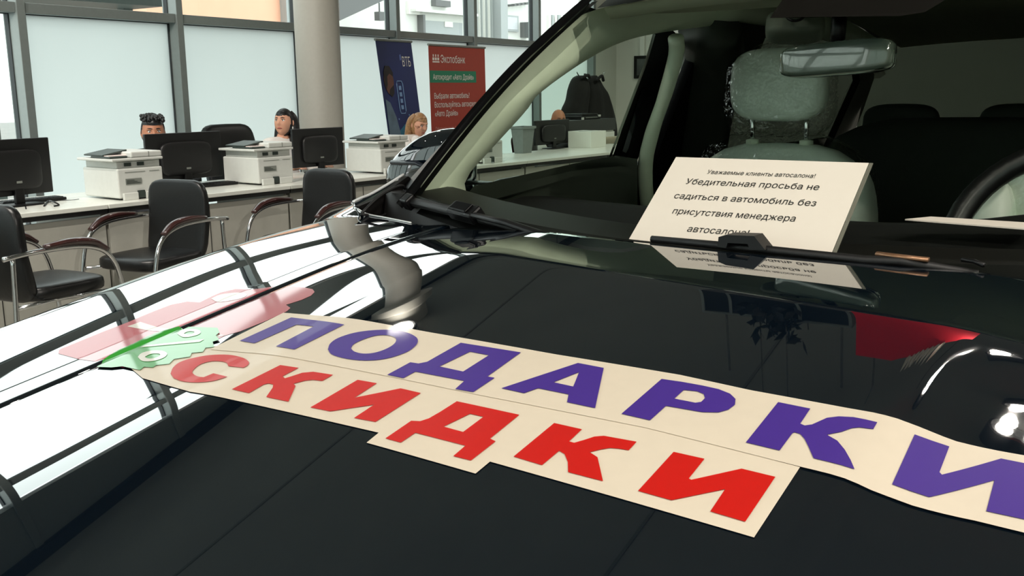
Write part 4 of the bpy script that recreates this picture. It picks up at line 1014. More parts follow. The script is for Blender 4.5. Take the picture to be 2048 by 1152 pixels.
# ------------------------------------------------------------------ monitors
def monitor(label, px0, px1, pytop, pybot, Y, turn=0.0):
    a = aty(px0, (pytop + pybot) / 2, Y); b = aty(px1, (pytop + pybot) / 2, Y); w = .56; xm = (a[0] + b[0]) / 2
    zt = aty((px0 + px1) / 2, pytop, Y)[2]; h = .335; w = abs(b[0] - a[0])
    t = thing('monitor', label, 'monitor', (xm, Y, .755), radians(turn), group='black monitors seen from behind')
    zt -= .755; h = min(h, zt - .05)
    MB().box(-w / 2, w / 2, -.012, .012, zt - h, zt).build('casing', M_SCREEN, t, bevel=.005)
    MB().rbox((0, -.022, zt - h * .55), (w * .34, .022, h * .36), p=5).build('back_cover', M_SCREEN, t, smooth=True)
    MB().box(-w / 2 + .01, w / 2 - .01, .012, .014, zt - h + .015, zt - .01).build('screen', mat('lit_screen', (150, 170, 190), .3, var=0, emis=(.6, .75, .9), es=.35), t)
    MB().box(-.03, .03, -.04, -.015, .012, zt - h * .5).build('neck', M_BLACKPL, t, bevel=.004)
    MB().rbox((0, -.02, .006), (.13, .09, .007), p=5).build('foot', M_BLACKPL, t, smooth=True)
    MB().box(-.018, .018, -.046, -.043, zt - h * .78, zt - h * .74).build('badge', M_PRNG, t)
    return t
monitor('black monitor cut off by the left frame edge', -58, 105, 278, 388, 5.90, 6)
monitor('black monitor hiding the lower face of the young man', 292, 440, 265, 360, 6.03, -2)
monitor('black monitor right of the dark haired woman, below the column', 586, 684, 256, 338, 6.06, -2)
monitor('black monitor in front of the red banner beside the car pillar', 868, 950, 261, 330, 5.95, 0)
monitor('dark monitor seen through the car, hiding the bald man', 1069, 1137, 240, 302, 6.1, 0)
# keyboards, cables, cups of odds and ends on the desktops
def kb(label, px, py, rz=0):
    p = atz(px, py, .757); t = thing('keyboard', label, 'keyboard', tuple(p), DANG + rz, group='black keyboards on the desks')
    MB().box(-.20, .20, -.06, .06, 0, .018).build('body', M_BLACKPL, t, bevel=.004)
    g = MB()
    for i in range(14):
        for j in range(4): g.box(-.19 + i * .027, -.168 + i * .027, -.05 + j * .026, -.03 + j * .026, .018, .023)
    k_ = g.build('keys', M_SCREEN, t); k_['kind'] = 'stuff'
    return t
kb('black keyboard by the stand of the leftmost monitor', 62, 404)
kb('black keyboard behind the middle visitor chair', 420, 372)
def cable(label, pts, r=.004):
    P = [atz(px, py, z) for px, py, z in pts]; o = P[0]; t = MB().tube(catmull([p - o for p in P], 5), r, 6).build('cable', M_BLACKPL, None, smooth=True, label=label, cat='cable', group='black cables on the desks'); t.location = tuple(o)
cable('thin black cable coiled on the desk right of the leftmost keyboard', ((88, 412, .759), (97, 402, .765), (110, 405, .775), (118, 410, .762), (108, 412, .76)), .005)
cable('long thin cable lying between leftmost monitor and printer', ((95, 405, .759), (120, 401, .76), (145, 400, .76), (158, 398, .76)), .002)
cable('black cable hanging over the desk edge behind the left visitor chair', ((48, 385, .80), (50, 405, .757), (52, 418, .757)), .004)
# ------------------------------------------------------------------ visitor chairs
def visitor_chair():
    t = thing('visitor_chair', '', 'chair', (0, 0, 0), 0, group='black visitor chairs with chrome frames')
    # local: faces +x, seat 0.45 high
    MB().rbox((.05, 0, .455), (.235, .235, .045), p=4.5).build('seat', M_LEATHER, t, smooth=True)
    mb = MB().rbox((0, 0, 0), (.032, .225, .245), p=5)
    mb.v = [(v[0] - .155 - .055 * (v[2] + .245) / .49 + .12 * (v[1] / .225) ** 2 * .15 - .03 * sin((v[2] + .245) / .49 * pi), v[1], v[2] + .655) for v in mb.v]
    mb.build('backrest', M_LEATHER, t, smooth=True)
    MB().box(-.235, -.222, -.06, .06, .70, .712).build('back_pull', M_BLACKPL, t, bevel=.003)
    for s_ in (-1, 1):
        pts = [(-.33, s_ * .255, .66), (-.15, s_ * .27, .675), (.10, s_ * .275, .665), (.24, s_ * .275, .60), (.30, s_ * .275, .45), (.32, s_ * .27, .22), (.33, s_ * .265, .02)]
        MB().tube(catmull(pts, 6), .0125, 8).build('front_leg', M_CHROME, t, smooth=True)
        pts = [(-.28, s_ * .255, .67), (-.29, s_ * .255, .45), (-.31, s_ * .26, .2), (-.33, s_ * .265, .02)]
        MB().tube(catmull(pts, 5), .0125, 8).build('rear_leg', M_CHROME, t, smooth=True)
        pts = [(-.12, s_ * .272, .692), (.02, s_ * .277, .700), (.14, s_ * .278, .685), (.225, s_ * .278, .635)]
        MB().tube(catmull(pts, 5), [.020 + .010 * sin(pi * i / 15) for i in range(16)], 10, flat=.62).build('armrest', M_MAHOG, t, smooth=True)
        MB().tube([(.33, s_ * .265, .0), (.33, s_ * .265, .02)], .018, 8).build('foot_cap', M_BLACKPL, t); MB().tube([(-.33, s_ * .265, .0), (-.33, s_ * .265, .02)], .018, 8).build('foot_cap', M_BLACKPL, t)
        MB().tube([(.29, s_ * .27, .42), (.0, s_ * .20, .415), (-.29, s_ * .255, .42)], .011, 8).build('side_rail', M_CHROME, t, smooth=True)
    MB().tube([(.10, -.24, .41), (.10, .24, .41)], .011, 8).build('cross_rail', M_CHROME, t)
    return t
vc = visitor_chair()
spots = [(2.66, 4.83, 6, 'black leather visitor chair at the left edge, facing right with mahogany armrests'),
         (3.55, 5.07, 190, 'black leather visitor chair facing left in front of the desk with the first printer'),
         (4.57, 4.86, 183, 'black leather visitor chair behind the car fender, below the right monitor')]
for i, (x, y, a_, lab) in enumerate(spots):
    o = vc if i == 0 else dup(vc); o.location = (x, y, 0); o.rotation_euler = (0, 0, radians(a_)); o['label'] = lab
for (px, py, a_, lab) in ((962, 318, 95, 'dark visitor chair seen through the windscreen at the foot of the pillar'), (1116, 303, 88, 'dark visitor chair back seen through the car below the bald man')):
    y_ = 4.65; p = aty(px, py, y_); k = .97; y_ *= 1.0
    o = dup(vc); d_ = ray(px, py); t_ = (CZ - 1.0) / -d_[2]; p = EYE + d_ * t_; o.location = (p[0], p[1], 0); o.rotation_euler = (0, 0, radians(a_)); o['label'] = lab
# ------------------------------------------------------------------ office chairs behind the desks
def office_chair(label, x, y, a_, bh=1.12, m=None):
    t = thing('office_chair', label, 'chair', (x, y, 0), radians(a_), group='office chairs behind the desks'); m = m or M_LEATHER
    MB().rbox((0, 0, .44), (.24, .25, .05), p=4.5).build('seat', m, t, smooth=True)
    mb = MB().rbox((0, 0, 0), (.045, .27, (bh - .50) / 2), p=5); mb.v = [(v[0] - .29 - .10 * (v[2] / .3 + 1) / 2, v[1], v[2] + (bh + .50) / 2) for v in mb.v]
    mb.build('backrest', m, t, smooth=True)
    MB().tube([(0, 0, .10), (0, 0, .40)], .03, 10).build('gas_lift', M_CHROME, t)
    for k in range(5):
        q = 2 * pi * k / 5 + .3; l_ = MB().tube([(0, 0, .11), (.27 * cos(q), .27 * sin(q), .075)], [.028, .018], 8).build('base_arm', M_BLACKPL, t)
        c_2 = MB().ball((.27 * cos(q), .27 * sin(q), .033), .032, 10, 8).build('caster', M_BLACKPL, l_, smooth=True)
    for s_ in (-1, 1): MB().tube(catmull([(-.25, s_ * .27, .52), (-.20, s_ * .30, .64), (.05, s_ * .30, .66), (.16, s_ * .30, .60), (.10, s_ * .25, .42)], 5), .018, 8).build('armrest', M_BLACKPL, t, smooth=True)
    return t

# ------------------------------------------------------------------ people
M_SKIN = mat('skin_light', (206, 150, 122), .55, var=.03); M_SKIN2 = mat('skin_tan', (170, 112, 82), .55, var=.03)
M_LIP = mat('lips', (160, 70, 66), .4); M_EYEW = mat('eye_white', (225, 222, 215), .3); M_EYED = mat('iris_dark', (30, 20, 16), .25)
M_HAIRB = mat('hair_black', (13, 10, 10), .42, var=.4, scale=60, bump=.3); M_HAIRL = mat('hair_blonde', (150, 112, 74), .45, var=.3, scale=50, bump=.4); M_HAIRG = mat('hair_short_grey_brown', (110, 86, 66), .6, var=.2, scale=60)
M_BLOUSE = mat('white_blouse', (228, 222, 216), .7, var=.04); M_JACKET = mat('black_jacket', (14, 17, 19), .8, var=.1); M_TROUS = mat('dark_trousers', (24, 25, 30), .8); M_SHIRT = mat('white_shirt', (225, 225, 222), .7); M_GOLDJ = mat('pearl', (235, 232, 225), .2)
def skin_body(verts, edges, levels=2):
    me = bpy.data.meshes.new('body'); me.from_pydata([v[:3] for v in verts], edges, []); o = bpy.data.objects.new('body', me); C.objects.link(o)
    o.modifiers.new('skin', 'SKIN'); 
    if not me.skin_vertices: bpy.context.view_layer.update()
    sv = me.skin_vertices[0].data if me.skin_vertices else None
    for i, v in enumerate(verts):
        sv[i].radius = (v[3], v[4] if len(v) > 4 else v[3]); sv[i].use_root = (i == 0)
    m2 = o.modifiers.new('sub', 'SUBSURF'); m2.levels = levels; m2.render_levels = levels
    dg = bpy.context.evaluated_depsgraph_get(); dg.update(); r = bpy.data.meshes.new_from_object(o.evaluated_get(dg))
    C.objects.unlink(o); bpy.data.objects.remove(o); return r
def head_verts(female=False):
    vs = []; NR, NS = 44, 56
    for i in range(NR + 1):
        th = pi * i / NR
        for k in range(NS):
            ph = 2 * pi * k / NS
            nx, ny, nz = sin(th) * cos(ph), sin(th) * sin(ph), cos(th)
            x, y, z = .096 * nx, .078 * math.copysign(abs(ny) ** .88, ny), .116 * nz
            if z < 0:
                t = -z / .116; y *= 1 - .20 * t ** 2.5; x = x * (1 - .30 * t * t) if x < 0 else x * (1 - .10 * t * t); x += .012 * t
            if nx > 0:
                g = lambda cy, cz, sy, sz: exp(-((y - cy) / sy) ** 2 - ((z - cz) / sz) ** 2)
                x += .020 * g(0, -.020, .011, .017) + .010 * g(0, .002, .009, .020) - .007 * (g(.031, .012, .016, .012) + g(-.031, .012, .016, .012))
                x += .004 * g(0, .034, .045, .010) + .006 * g(0, -.058, .020, .008) - .003 * g(0, -.070, .02, .005) + .008 * g(0, -.092, .020, .014) + .003 * (g(.042, -.02, .016, .018) + g(-.042, -.02, .016, .018))
            vs.append((x, y, z))
    fs = [(i * NS + k, (i + 1) * NS + k, (i + 1) * NS + (k + 1) % NS, i * NS + (k + 1) % NS) for i in range(NR) for k in range(NS)]
    return vs, fs
def person(label, x, y, body_deg, head_deg, crown, skin, hairm, style, top, topname, female=False, nod=0.0, lean=(0, 0), arm=None, hairy=True):
    t = thing('person', label, 'person', (x, y, 0), radians(body_deg), group=None)
    k = (crown - .46) / .845; lx, ly = lean
    def Z(z): return .46 + (z - .46) * k
    sh = .18 if female else .205
    V, E_ = [], []
    def add(p, r, parent=None):
        V.append((*p, *(r if isinstance(r, tuple) else (r,)))); 
        if parent is not None: E_.append((parent, len(V) - 1))
        return len(V) - 1
    pel = add((0, 0, Z(.54)), (.145, .115)); wa = add((.01 + lx * .3, ly * .3, Z(.68)), (.125 if female else .14, .10), pel); ch = add((.02 + lx * .7, ly * .7, Z(.84)), (.135 if female else .155, .11), wa)
    uc = add((.01 + lx, ly, Z(.955)), (.10, .08), ch); nb = add((.005 + lx, ly, Z(1.015)), (.056 if female else .064, .056), uc); nt2 = add((.02 + lx, ly, Z(1.085)), (.047 if female else .056, .05), nb)
    hd = add((.03 + lx, ly, Z(1.15)), .05, nt2)
    arms = {}
    for s_ in (-1, 1):
        so = add((lx, ly + s_ * sh, Z(1.0 if female else .975)), .056 if female else .066, uc)
        if arm and s_ == arm[0]:
            el = add(arm[1], .040, so); wr = add(arm[2], .027, el); pa = add(arm[3], (.036, .018), wr); tip = Vector(arm[3]); dr = (Vector(arm[3]) - Vector(arm[2])).normalized()
        else:
            el = add((.10 + lx * .5, s_ * (sh + .07), Z(.74)), .042, so); wr = add((.31, s_ * .17, .79), .028, el); pa = add((.37, s_ * .15, .79), (.036, .017), wr); tip = Vector((.37, s_ * .15, .79)); dr = Vector((1, -s_ * .15, -.05)).normalized()
        arms[s_] = (so, el, wr, pa); side = dr.cross(Vector((0, 0, 1))).normalized(); upv = side.cross(dr)
        for f_, (off, ln) in enumerate(((-.024, .060), (-.008, .070), (.008, .066), (.023, .052))):
            a1 = add(tuple(tip + side * off + dr * .02), .009, pa); a2 = add(tuple(tip + side * off * 1.1 + dr * (.02 + ln * .5) + upv * .004), .0085, a1); add(tuple(tip + side * off * 1.15 + dr * (.02 + ln) - upv * .012), .007, a2)
        th1 = add(tuple(tip - dr * .015 + side * .030 * -s_), .010, pa); add(tuple(tip + dr * .025 + side * .045 * -s_), .008, th1)
    for s_ in (-1, 1):
        hp = add((.08, s_ * .095, .50), (.088, .08), pel); kn = add((.47, s_ * .11, .50), .058, hp); an = add((.45, s_ * .11, .10), .040, kn); add((.50, s_ * .11, .045), .038, an); add((.60, s_ * .115, .035), .032, len(V) - 1)
    bm = bmesh.new(); bm.from_mesh(skin_body(V, E_, 1))
    hc = Vector((.032 + lx, ly, crown - .120)); hr = radians(head_deg - body_deg)
    RH = Matrix.Translation(hc) @ Euler((0, radians(nod), hr), 'XYZ').to_matrix().to_4x4() if False else Matrix.Translation(hc) @ Matrix.Rotation(hr, 4, 'Z') @ Matrix.Rotation(radians(nod), 4, 'Y')
    sc_h = .98 if female else 1.04
    hv, hf = head_verts(female); he = MB().add([RH @ (Vector(v) * sc_h) for v in hv], hf)
    for s_ in (-1, 1): he.ball(RH @ (Vector((-.008, s_ * .077, -.004)) * sc_h), (.016, .010, .028), 12, 8)
    tm = bpy.data.meshes.new('tmp'); tm.from_pydata([tuple(v) for v in he.v], [], he.f); bm.from_mesh(tm); bpy.data.meshes.remove(tm)
    bm.normal_update(); bmesh.ops.recalc_face_normals(bm, faces=bm.faces)
    me = bpy.data.meshes.new('body'); bm.to_mesh(me); bm.free(); o = bpy.data.objects.new('body', me); C.objects.link(o)
    rm = o.modifiers.new('remesh', 'REMESH'); rm.mode = 'VOXEL'; rm.voxel_size = .0062; sm_ = o.modifiers.new('smooth', 'SMOOTH'); sm_.iterations = 2; sm_.factor = .5
    dg = bpy.context.evaluated_depsgraph_get(); dg.update(); r = bpy.data.meshes.new_from_object(o.evaluated_get(dg)); C.objects.unlink(o); bpy.data.objects.remove(o)
    bm = bmesh.new(); bm.from_mesh(r); bm.verts.ensure_lookup_table(); seen = set(); best = []
    for v0 in bm.verts:
        if v0.index in seen: continue
        st = [v0]; seen.add(v0.index); isl = []
        while st:
            v = st.pop(); isl.append(v)
            for e in v.link_edges:
                w = e.other_vert(v)
                if w.index not in seen: seen.add(w.index); st.append(w)
        if len(isl) > len(best): best = isl
    keep = set(v.index for v in best); bmesh.ops.delete(bm, geom=[v for v in bm.verts if v.index not in keep], context='VERTS'); bm.to_mesh(r); bm.free()
    r.shade_smooth(); r.materials.clear(); r.materials.append(skin); bo = bpy.data.objects.new('body', r); C.objects.link(bo); bo.parent = t
    # clothes
    def cloth(name, ids, extra, m):
        mp = {i: n_ for n_, i in enumerate(ids)}; vv = [(*V[i][:3], V[i][3] + extra, (V[i][4] if len(V[i]) > 4 else V[i][3]) + extra) for i in ids]
        ee = [(mp[a], mp[b]) for a, b in E_ if a in mp and b in mp]; r_ = skin_body(vv, ee, 2); r_.shade_smooth(); r_.materials.append(m)
        c = bpy.data.objects.new(name, r_); C.objects.link(c); c.parent = t; return c
    ids = [pel, wa, ch, uc] + [i for s_ in (-1, 1) for i in arms[s_][:3]]
    cloth(topname, ids, .014, top)
    MB().tube([(V[nb][0] - .005, V[nb][1], V[nb][2] - .045), (V[nb][0], V[nb][1], V[nb][2] - (.03 if female else .005))], [.10, .072], 20, cap=False).build('collar', top if female else M_SHIRT, t, smooth=True)
    legs = [pel] + [i for i in range(len(V)) if abs(V[i][0] - .08) < 1e-6 or abs(V[i][0] - .47) < 1e-6 or abs(V[i][0] - .45) < 1e-6]
    cloth('trousers', legs, .012, M_TROUS)
    for s_ in (-1, 1): MB().rbox((.53, s_ * .112, .045), (.14, .05, .045), p=3).build('shoe', M_BLACKPL, t, smooth=True)
    # face
    def onh(yy, zz, d=0.0):
        b_ = min(hv, key=lambda v: (v[1] - yy) ** 2 + (v[2] - zz) ** 2 + (0 if v[0] > 0 else 1)); return RH @ (Vector((b_[0] + d, yy, zz)) * sc_h)
    for s_ in (-1, 1):
        e_ = MB().ball(onh(s_ * .031, .010, -.006), (.0125, .0125, .0085), 12, 8).build('eye', M_EYEW, t, smooth=True)
        MB().ball(onh(s_ * .031, .010, .003), (.0055, .0055, .0055), 10, 6).build('iris', M_EYED, e_, smooth=True)
        MB().tube([onh(s_ * (.016 + .016 * q), .017 + .003 * sin(pi * q / 2), .0) for q in (0, .5, 1, 1.6, 2)], .0028, 6).build('eyelid', M_HAIRB, t, smooth=True)
        MB().tube([onh(s_ * (.013 + .016 * q), .030 + .004 * sin(pi * q / 2.2), .001) for q in (0, .5, 1, 1.5, 2.1)], [.0022, .0036, .0036, .003, .0015], 6).build('eyebrow', M_HAIRB if style != 'long_blonde' else M_HAIRL, t, smooth=True)
    MB().tube([onh(q * .024, -.056 - .002 * q * q, -.002) for q in (-1, -.6, -.2, .2, .6, 1)], [.002, .0055, .0065, .0065, .0055, .002], 8, flat=.8).build('lips', M_LIP, t, smooth=True)
    # hair
    if style:
        vs = []; NR, NS = 30, 40; rr = random.Random(int(x * 10))
        for i in range(NR + 1):
            th = pi * .96 * i / NR
            for q in range(NS):
                ph = 2 * pi * q / NS; nx, ny, nz = sin(th) * cos(ph), sin(th) * sin(ph), cos(th)
                front = max(0.0, nx)
                if style == 'short':
                    hl = .50 if nx > .30 else (.50 * max(0, nx + .2) / .5 - .45 * (1 - max(0, nx + .2) / .5))
                    up_ = max(0.0, nz)
                    if nz < hl: v = Vector((.090 * nx, .072 * ny, .110 * nz))
                    else: v = Vector((.103 * nx, .084 * ny, .120 * nz)) * (1 + .16 * up_ ** 2 + .035 * sin(9 * ph + 2) * up_) + Vector((.018 * up_ * max(0, nx), 0, 0))
                else:
                    lim = .58 * max(0, nx) ** .6 if nx > 0 else -9
                    if nx > .30 and nz < .76 * (nx - .22) ** .25:
                        nz2 = .76 * (nx - .22) ** .25; f_ = sqrt(max(0, 1 - nz2 ** 2)) / (sin(th) + 1e-6); v = Vector((.100 * nx * min(f_, 3), .081 * ny * min(f_, 3), .123 * nz2))
                    else:
                        v = Vector((.104 * nx, .083 * ny, .123 * nz))
                vs.append(RH @ (v * sc_h))
        fs = [(i * NS + q, (i + 1) * NS + q, (i + 1) * NS + (q + 1) % NS, i * NS + (q + 1) % NS) for i in range(NR) for q in range(NS)]
        hm = MB().add(vs, fs)
        if style == 'short':                     # curly quiff
            for k in range(95):
                q = rr.uniform(-1, 1); fwd = rr.uniform(-.05, .088); hgt = .128 - .55 * max(0, fwd - .03) - 2.2 * (q * .062) ** 2 + rr.uniform(-.004, .010) - (.02 if fwd < -.02 else 0)
                c_ = RH @ (Vector((fwd, q * .070, hgt * .96)) * sc_h); hm.ball(c_, (rr.uniform(.010, .017),) * 3, 8, 6)
        hm.build('hair', hairm, t, smooth=True)
        if style != 'short':                     # long hair falling behind the ears to the shoulders
            for s_ in (-1, 1):
                pts = [RH @ (Vector(p) * sc_h) for p in ((-.03, s_ * .030, .085), (-.045, s_ * .060, .04), (-.050, s_ * .068, -.04), (-.042, s_ * .074, -.13), (-.02, s_ * .085, -.23))]
                MB().tube(catmull(pts, 5), [.038 + .010 * sin(pi * i / 20) for i in range(21)], 10, flat=.8).build('hair_lock', hairm, t, smooth=True)
            pts = [RH @ (Vector(p) * sc_h) for p in ((-.05, 0, .07), (-.075, 0, 0), (-.07, 0, -.10), (-.07, 0, -.24))]
            MB().tube(catmull(pts, 5), [.06, .07, .078, .08, .082, .084, .086, .086, .085, .084, .083, .08, .08, .078, .07, .06], 12, flat=.55, upv=(1, 0, 0)).build('hair_back', hairm, t, smooth=True)
    return t, RH, sc_h
pw = aty(560, 240, 6.62)
tw, RHw, sw_ = person('dark haired woman in white blouse looking up and left behind a printer', pw[0] + .02, 6.62, 266, 200, 1.272, M_SKIN, M_HAIRB, 'long', M_BLOUSE, 'blouse', True, nod=-7)
for s_ in (-1, 1): MB().ball(RHw @ Vector((-.004, s_ * .078, -.046)), (.006, .005, .013), 10, 8).build('earring', M_GOLDJ, tw, smooth=True)
office_chair('tall black leather office chair behind the dark haired woman', pw[0] - .16, 6.78, 266, 1.14)
pm = aty(300, 240, 6.60)
person('young man with black quiff and dark jacket behind a monitor', pm[0], 6.60, 262, 240, 1.238, M_SKIN2, M_HAIRB, 'short', M_JACKET, 'jacket')
office_chair('black office chair the young man with the quiff sits on', pm[0] + .02, 6.70, 262, .88)
pb = aty(826, 250, 6.50)
ax, ay = .20, -.18
person('blonde woman resting her cheek in her hand before the blue banner', pb[0], 6.50, 262, 262, 1.20, M_SKIN, M_HAIRL, 'long_blonde', M_BLOUSE, 'blouse', True, nod=16, lean=(.05, 0), arm=(-1, (.24, -.20, .80), (.17, -.115, .98), (.155, -.085, 1.045)))
office_chair('black office chair the blonde woman sits on', pb[0] + .02, 6.60, 262, .90)
pc = aty(1112, 240, 6.55)
person('bald man of whom only the crown shows above a dark monitor', pc[0], 6.55, 275, 235, 1.165, M_SKIN2, M_HAIRG, '', M_JACKET, 'jacket', nod=8)
office_chair('black office chair the bald man sits on', pc[0] + .02, 6.66, 275, .86)

# ------------------------------------------------------------------ roll-up banners by the window
def on_wall(px, py, off=.45):
    d = ray(px, py); t = (7.4 - .426 - off) / (d[1] - .1 * d[0]); return EYE + d * t
class Banner:
    def __init__(s, name, label, tl, tr, bl, m):
        TL, TR, BL_ = (on_wall(*p) for p in (tl, tr, bl)); dn_ = BL_ - TL; k = TL[2] / -dn_[2]
        s.ux = (TR - TL); s.w = float(np.linalg.norm(s.ux)); s.ux /= s.w; s.ux[2] = 0; s.ux /= np.linalg.norm(s.ux)
        s.h = float(np.linalg.norm(dn_ * k)) - .06; s.uy = -dn_ / np.linalg.norm(dn_); s.n = np.cross(s.ux, s.uy); s.n /= np.linalg.norm(s.n); s.TL = TL
        if s.n[1] > 0: s.n = -s.n
        base = TL + dn_ * k; s.t = thing(name, label, 'banner', tuple(base + s.ux * s.w / 2)); s.o = np.array(s.t.location)
        s.quad('print', 0, 0, s.w, s.h, m, 0, .004)
        MB().tube([s.P(-.01, 0) , s.P(s.w + .01, 0)], .014, 8).build('top_bar', M_PRNG, s.t)
        MB().tube([s.P(s.w / 2, .02, -.03), s.P(s.w / 2, s.h, -.03)], .012, 8).build('pole', M_CHROME, s.t)
        MB().box(-s.w / 2 - .02, s.w / 2 + .02, -.09, .09, 0, .07).build('base', M_PRNG, s.t)
    def P(s, u, v, off=0.0):                     # u right from the left edge, v down from the top edge
        return Vector(s.TL + s.ux * u - s.uy * v + s.n * off - s.o)
    def poly(s, name, pts, m, off=.002, th=0.0):
        n_ = len(pts); a = [s.P(u, v, off) for u, v in pts]; b = [s.P(u, v, off - .0015 - th) for u, v in pts]
        return MB().add(a + b, [tuple(range(n_)), tuple(range(n_, 2 * n_))[::-1]] + [(i, n_ + i, n_ + (i + 1) % n_, (i + 1) % n_) for i in range(n_)]).build(name, m, s.t)
    def quad(s, name, u0, v0, u1, v1, m, off=.002, th=0.0): return s.poly(name, [(u0, v0), (u1, v0), (u1, v1), (u0, v1)], m, off, th)
    def text(s, body, u, v, width, m, size=.1, bold=0, off=.004):
        vs, fs, w = text_mesh(body, size); k = width / w
        return MB().add([s.P(u + p[0] * k, v - p[1], off) for p in vs], fs).build('lettering', m, s.t)
M_PRW = mat('print_white', (226, 222, 214), .6, var=0); M_PRP = mat('print_pale_rose', (205, 150, 140), .6, var=0)
B1 = Banner('roll_up_banner', 'dark blue roll-up banner tilted by the window, showing a man with a phone', (751, 79), (822, 90), (778, 272), mat('banner_navy', (26, 38, 92), .55, var=.25, scale=1.4))
w_, h_ = B1.w, B1.h
B1.text('ВТБ', w_ * .66, .27, w_ * .24, M_PRW, .145)
B1.poly('logo_mark', [(w_ * .60, .15), (w_ * .64, .14), (w_ * .64, .20), (w_ * .60, .21)], mat('print_soft_blue', (90, 110, 170), .6, var=0))
M_PB2 = mat('print_teal', (40, 104, 128), .6, var=.4, scale=9); M_PSK = mat('print_skin_shadow', (98, 62, 52), .6, var=.15, scale=12); M_PSH = mat('print_grey_shirt', (92, 112, 128), .6, var=.2, scale=8); M_PHR = mat('print_dark_hair', (26, 18, 20), .6, var=0); M_PNV = mat('print_deep_navy', (14, 20, 52), .6, var=.1); M_PPB = mat('print_pale_blue', (120, 150, 190), .6, var=0)
B1.poly('car_silhouette', [(w_ * .30, .98), (w_ * .50, .90), (w_ * .70, .92), (w_ * .92, 1.02), (w_ * .97, 1.12), (w_ * .97, 1.42), (w_ * .42, 1.40), (w_ * .32, 1.2)], M_PB2, .0025)
B1.poly('car_window', [(w_ * .48, .98), (w_ * .66, .96), (w_ * .82, 1.06), (w_ * .55, 1.10)], M_PNV, .0035)
B1.poly('wheel_glow', [(w_ * .62 + .09 * cos(q), 1.28 + .07 * sin(q)) for q in np.linspace(0, 2 * pi, 17)[:-1]], M_PPB, .0035)
B1.poly('shirt', [(w_ * .04, .62), (w_ * .16, .66), (w_ * .28, .82), (w_ * .34, 1.0), (w_ * .36, 1.2), (w_ * .30, 1.35), (w_ * .08, 1.35), (.01, 1.2)], M_PSH, .004)
B1.poly('forearm', [(w_ * .10, 1.18), (w_ * .36, 1.20), (w_ * .54, 1.10), (w_ * .60, 1.14), (w_ * .44, 1.28), (w_ * .12, 1.30)], M_PSK, .0055)
B1.poly('hand', [(w_ * .46, 1.10), (w_ * .52, 1.02), (w_ * .60, 1.02), (w_ * .62, 1.16), (w_ * .54, 1.22)], M_PSK, .007)
B1.poly('phone', [(w_ * .40, 1.10), (w_ * .54, .96), (w_ * .58, .99), (w_ * .44, 1.14)], M_PHR, .008)
B1.poly('face', [(w_ * .20 + .085 * cos(q) * (1 - .15 * sin(q)), .44 + .135 * sin(q)) for q in np.linspace(0, 2 * pi, 25)[:-1]], M_PSK, .005)
B1.poly('hair', [(w_ * .08, .46), (w_ * .08, .34), (w_ * .14, .27), (w_ * .26, .27), (w_ * .34, .34), (w_ * .33, .38), (w_ * .24, .35), (w_ * .17, .38), (w_ * .15, .47), (w_ * .11, .52)], M_PHR, .006)
B1.poly('beard', [(w_ * .20, .52), (w_ * .32, .47), (w_ * .31, .56), (w_ * .24, .60), (w_ * .17, .57)], M_PHR, .006)
fr = [(w_ * .43, .43), (w_ * .55, .43), (w_ * .58, .46), (w_ * .58, .75), (w_ * .55, .78), (w_ * .43, .78), (w_ * .41, .75), (w_ * .41, .46)]
MB().tube([B1.P(u, v, .004) for u, v in fr + [fr[0]]], .006, 6, cap=False).build('icon_frame', M_PPB, B1.t)
for k in range(4): B1.quad('icon_digit', w_ * .46, .48 + k * .07, w_ * .53, .525 + k * .07, M_PPB, .004)
for (u, v) in ((.35, .84), (.78, .86), (.9, .95), (.66, .80)): B1.quad('spark', w_ * u - .008, v - .008, w_ * u + .008, v + .008, M_PPB, .004)
B1.quad('lower_glow', .01, 1.36, w_ * .9, 1.46, mat('print_mid_blue', (52, 96, 160), .6, var=.1), .0045)
B1.text('Автокредит', w_ * .10, 1.44, w_ * .6, M_PRW, .07, off=.006)
B1.text('СУПЕР', w_ * .10, 1.60, w_ * .45, M_PRW, .11)
B2 = Banner('roll_up_banner', 'brick red roll-up banner with white lines and a green strip beside the car pillar', (857, 89), (969, 91), (864, 272), mat('banner_brick_red', (150, 50, 34), .55, var=.04))
w_, h_ = B2.w, B2.h
for k in range(3):
    u = w_ * .055 + k * .05; B2.quad('logo_mark', u, .14, u + .035, .17, M_PRW); B2.quad('logo_mark', u + .008, .105, u + .027, .132, M_PRW); 
B2.quad('logo_mark', w_ * .055, .18, w_ * .055 + .14, .195, M_PRW)
B2.text('Экспобанк', w_ * .19, .195, w_ * .43, M_PRW, .12)
B2.quad('green_strip', .0, .285, w_ * .82, .42, mat('print_green', (26, 116, 84), .6, var=0))
B2.text('Автокредит «Авто Драйв»', w_ * .05, .385, w_ * .72, M_PRW, .085)
B2.text('Выбрали автомобиль?', w_ * .06, .60, w_ * .62, M_PRW, .088)
B2.text('Воспользуйтесь автокредитом', w_ * .06, .70, w_ * .87, M_PRW, .088)
B2.text('«Авто Драйв»', w_ * .06, .80, w_ * .40, M_PRW, .088)
B2.text('Оформление по 2 документам', w_ * .06, .965, w_ * .62, M_PRP, .062)
B2.text('Решение за 15 минут', w_ * .06, 1.03, w_ * .46, M_PRP, .062)
B2.text('expobank.ru', w_ * .20, 1.30, w_ * .22, M_PRP, .05)
B2.text('8 800 500 07 70', w_ * .20, 1.40, w_ * .30, M_PRP, .055)
B2.quad('phone_icon', w_ * .06, 1.36, w_ * .10, 1.40, M_PRP)

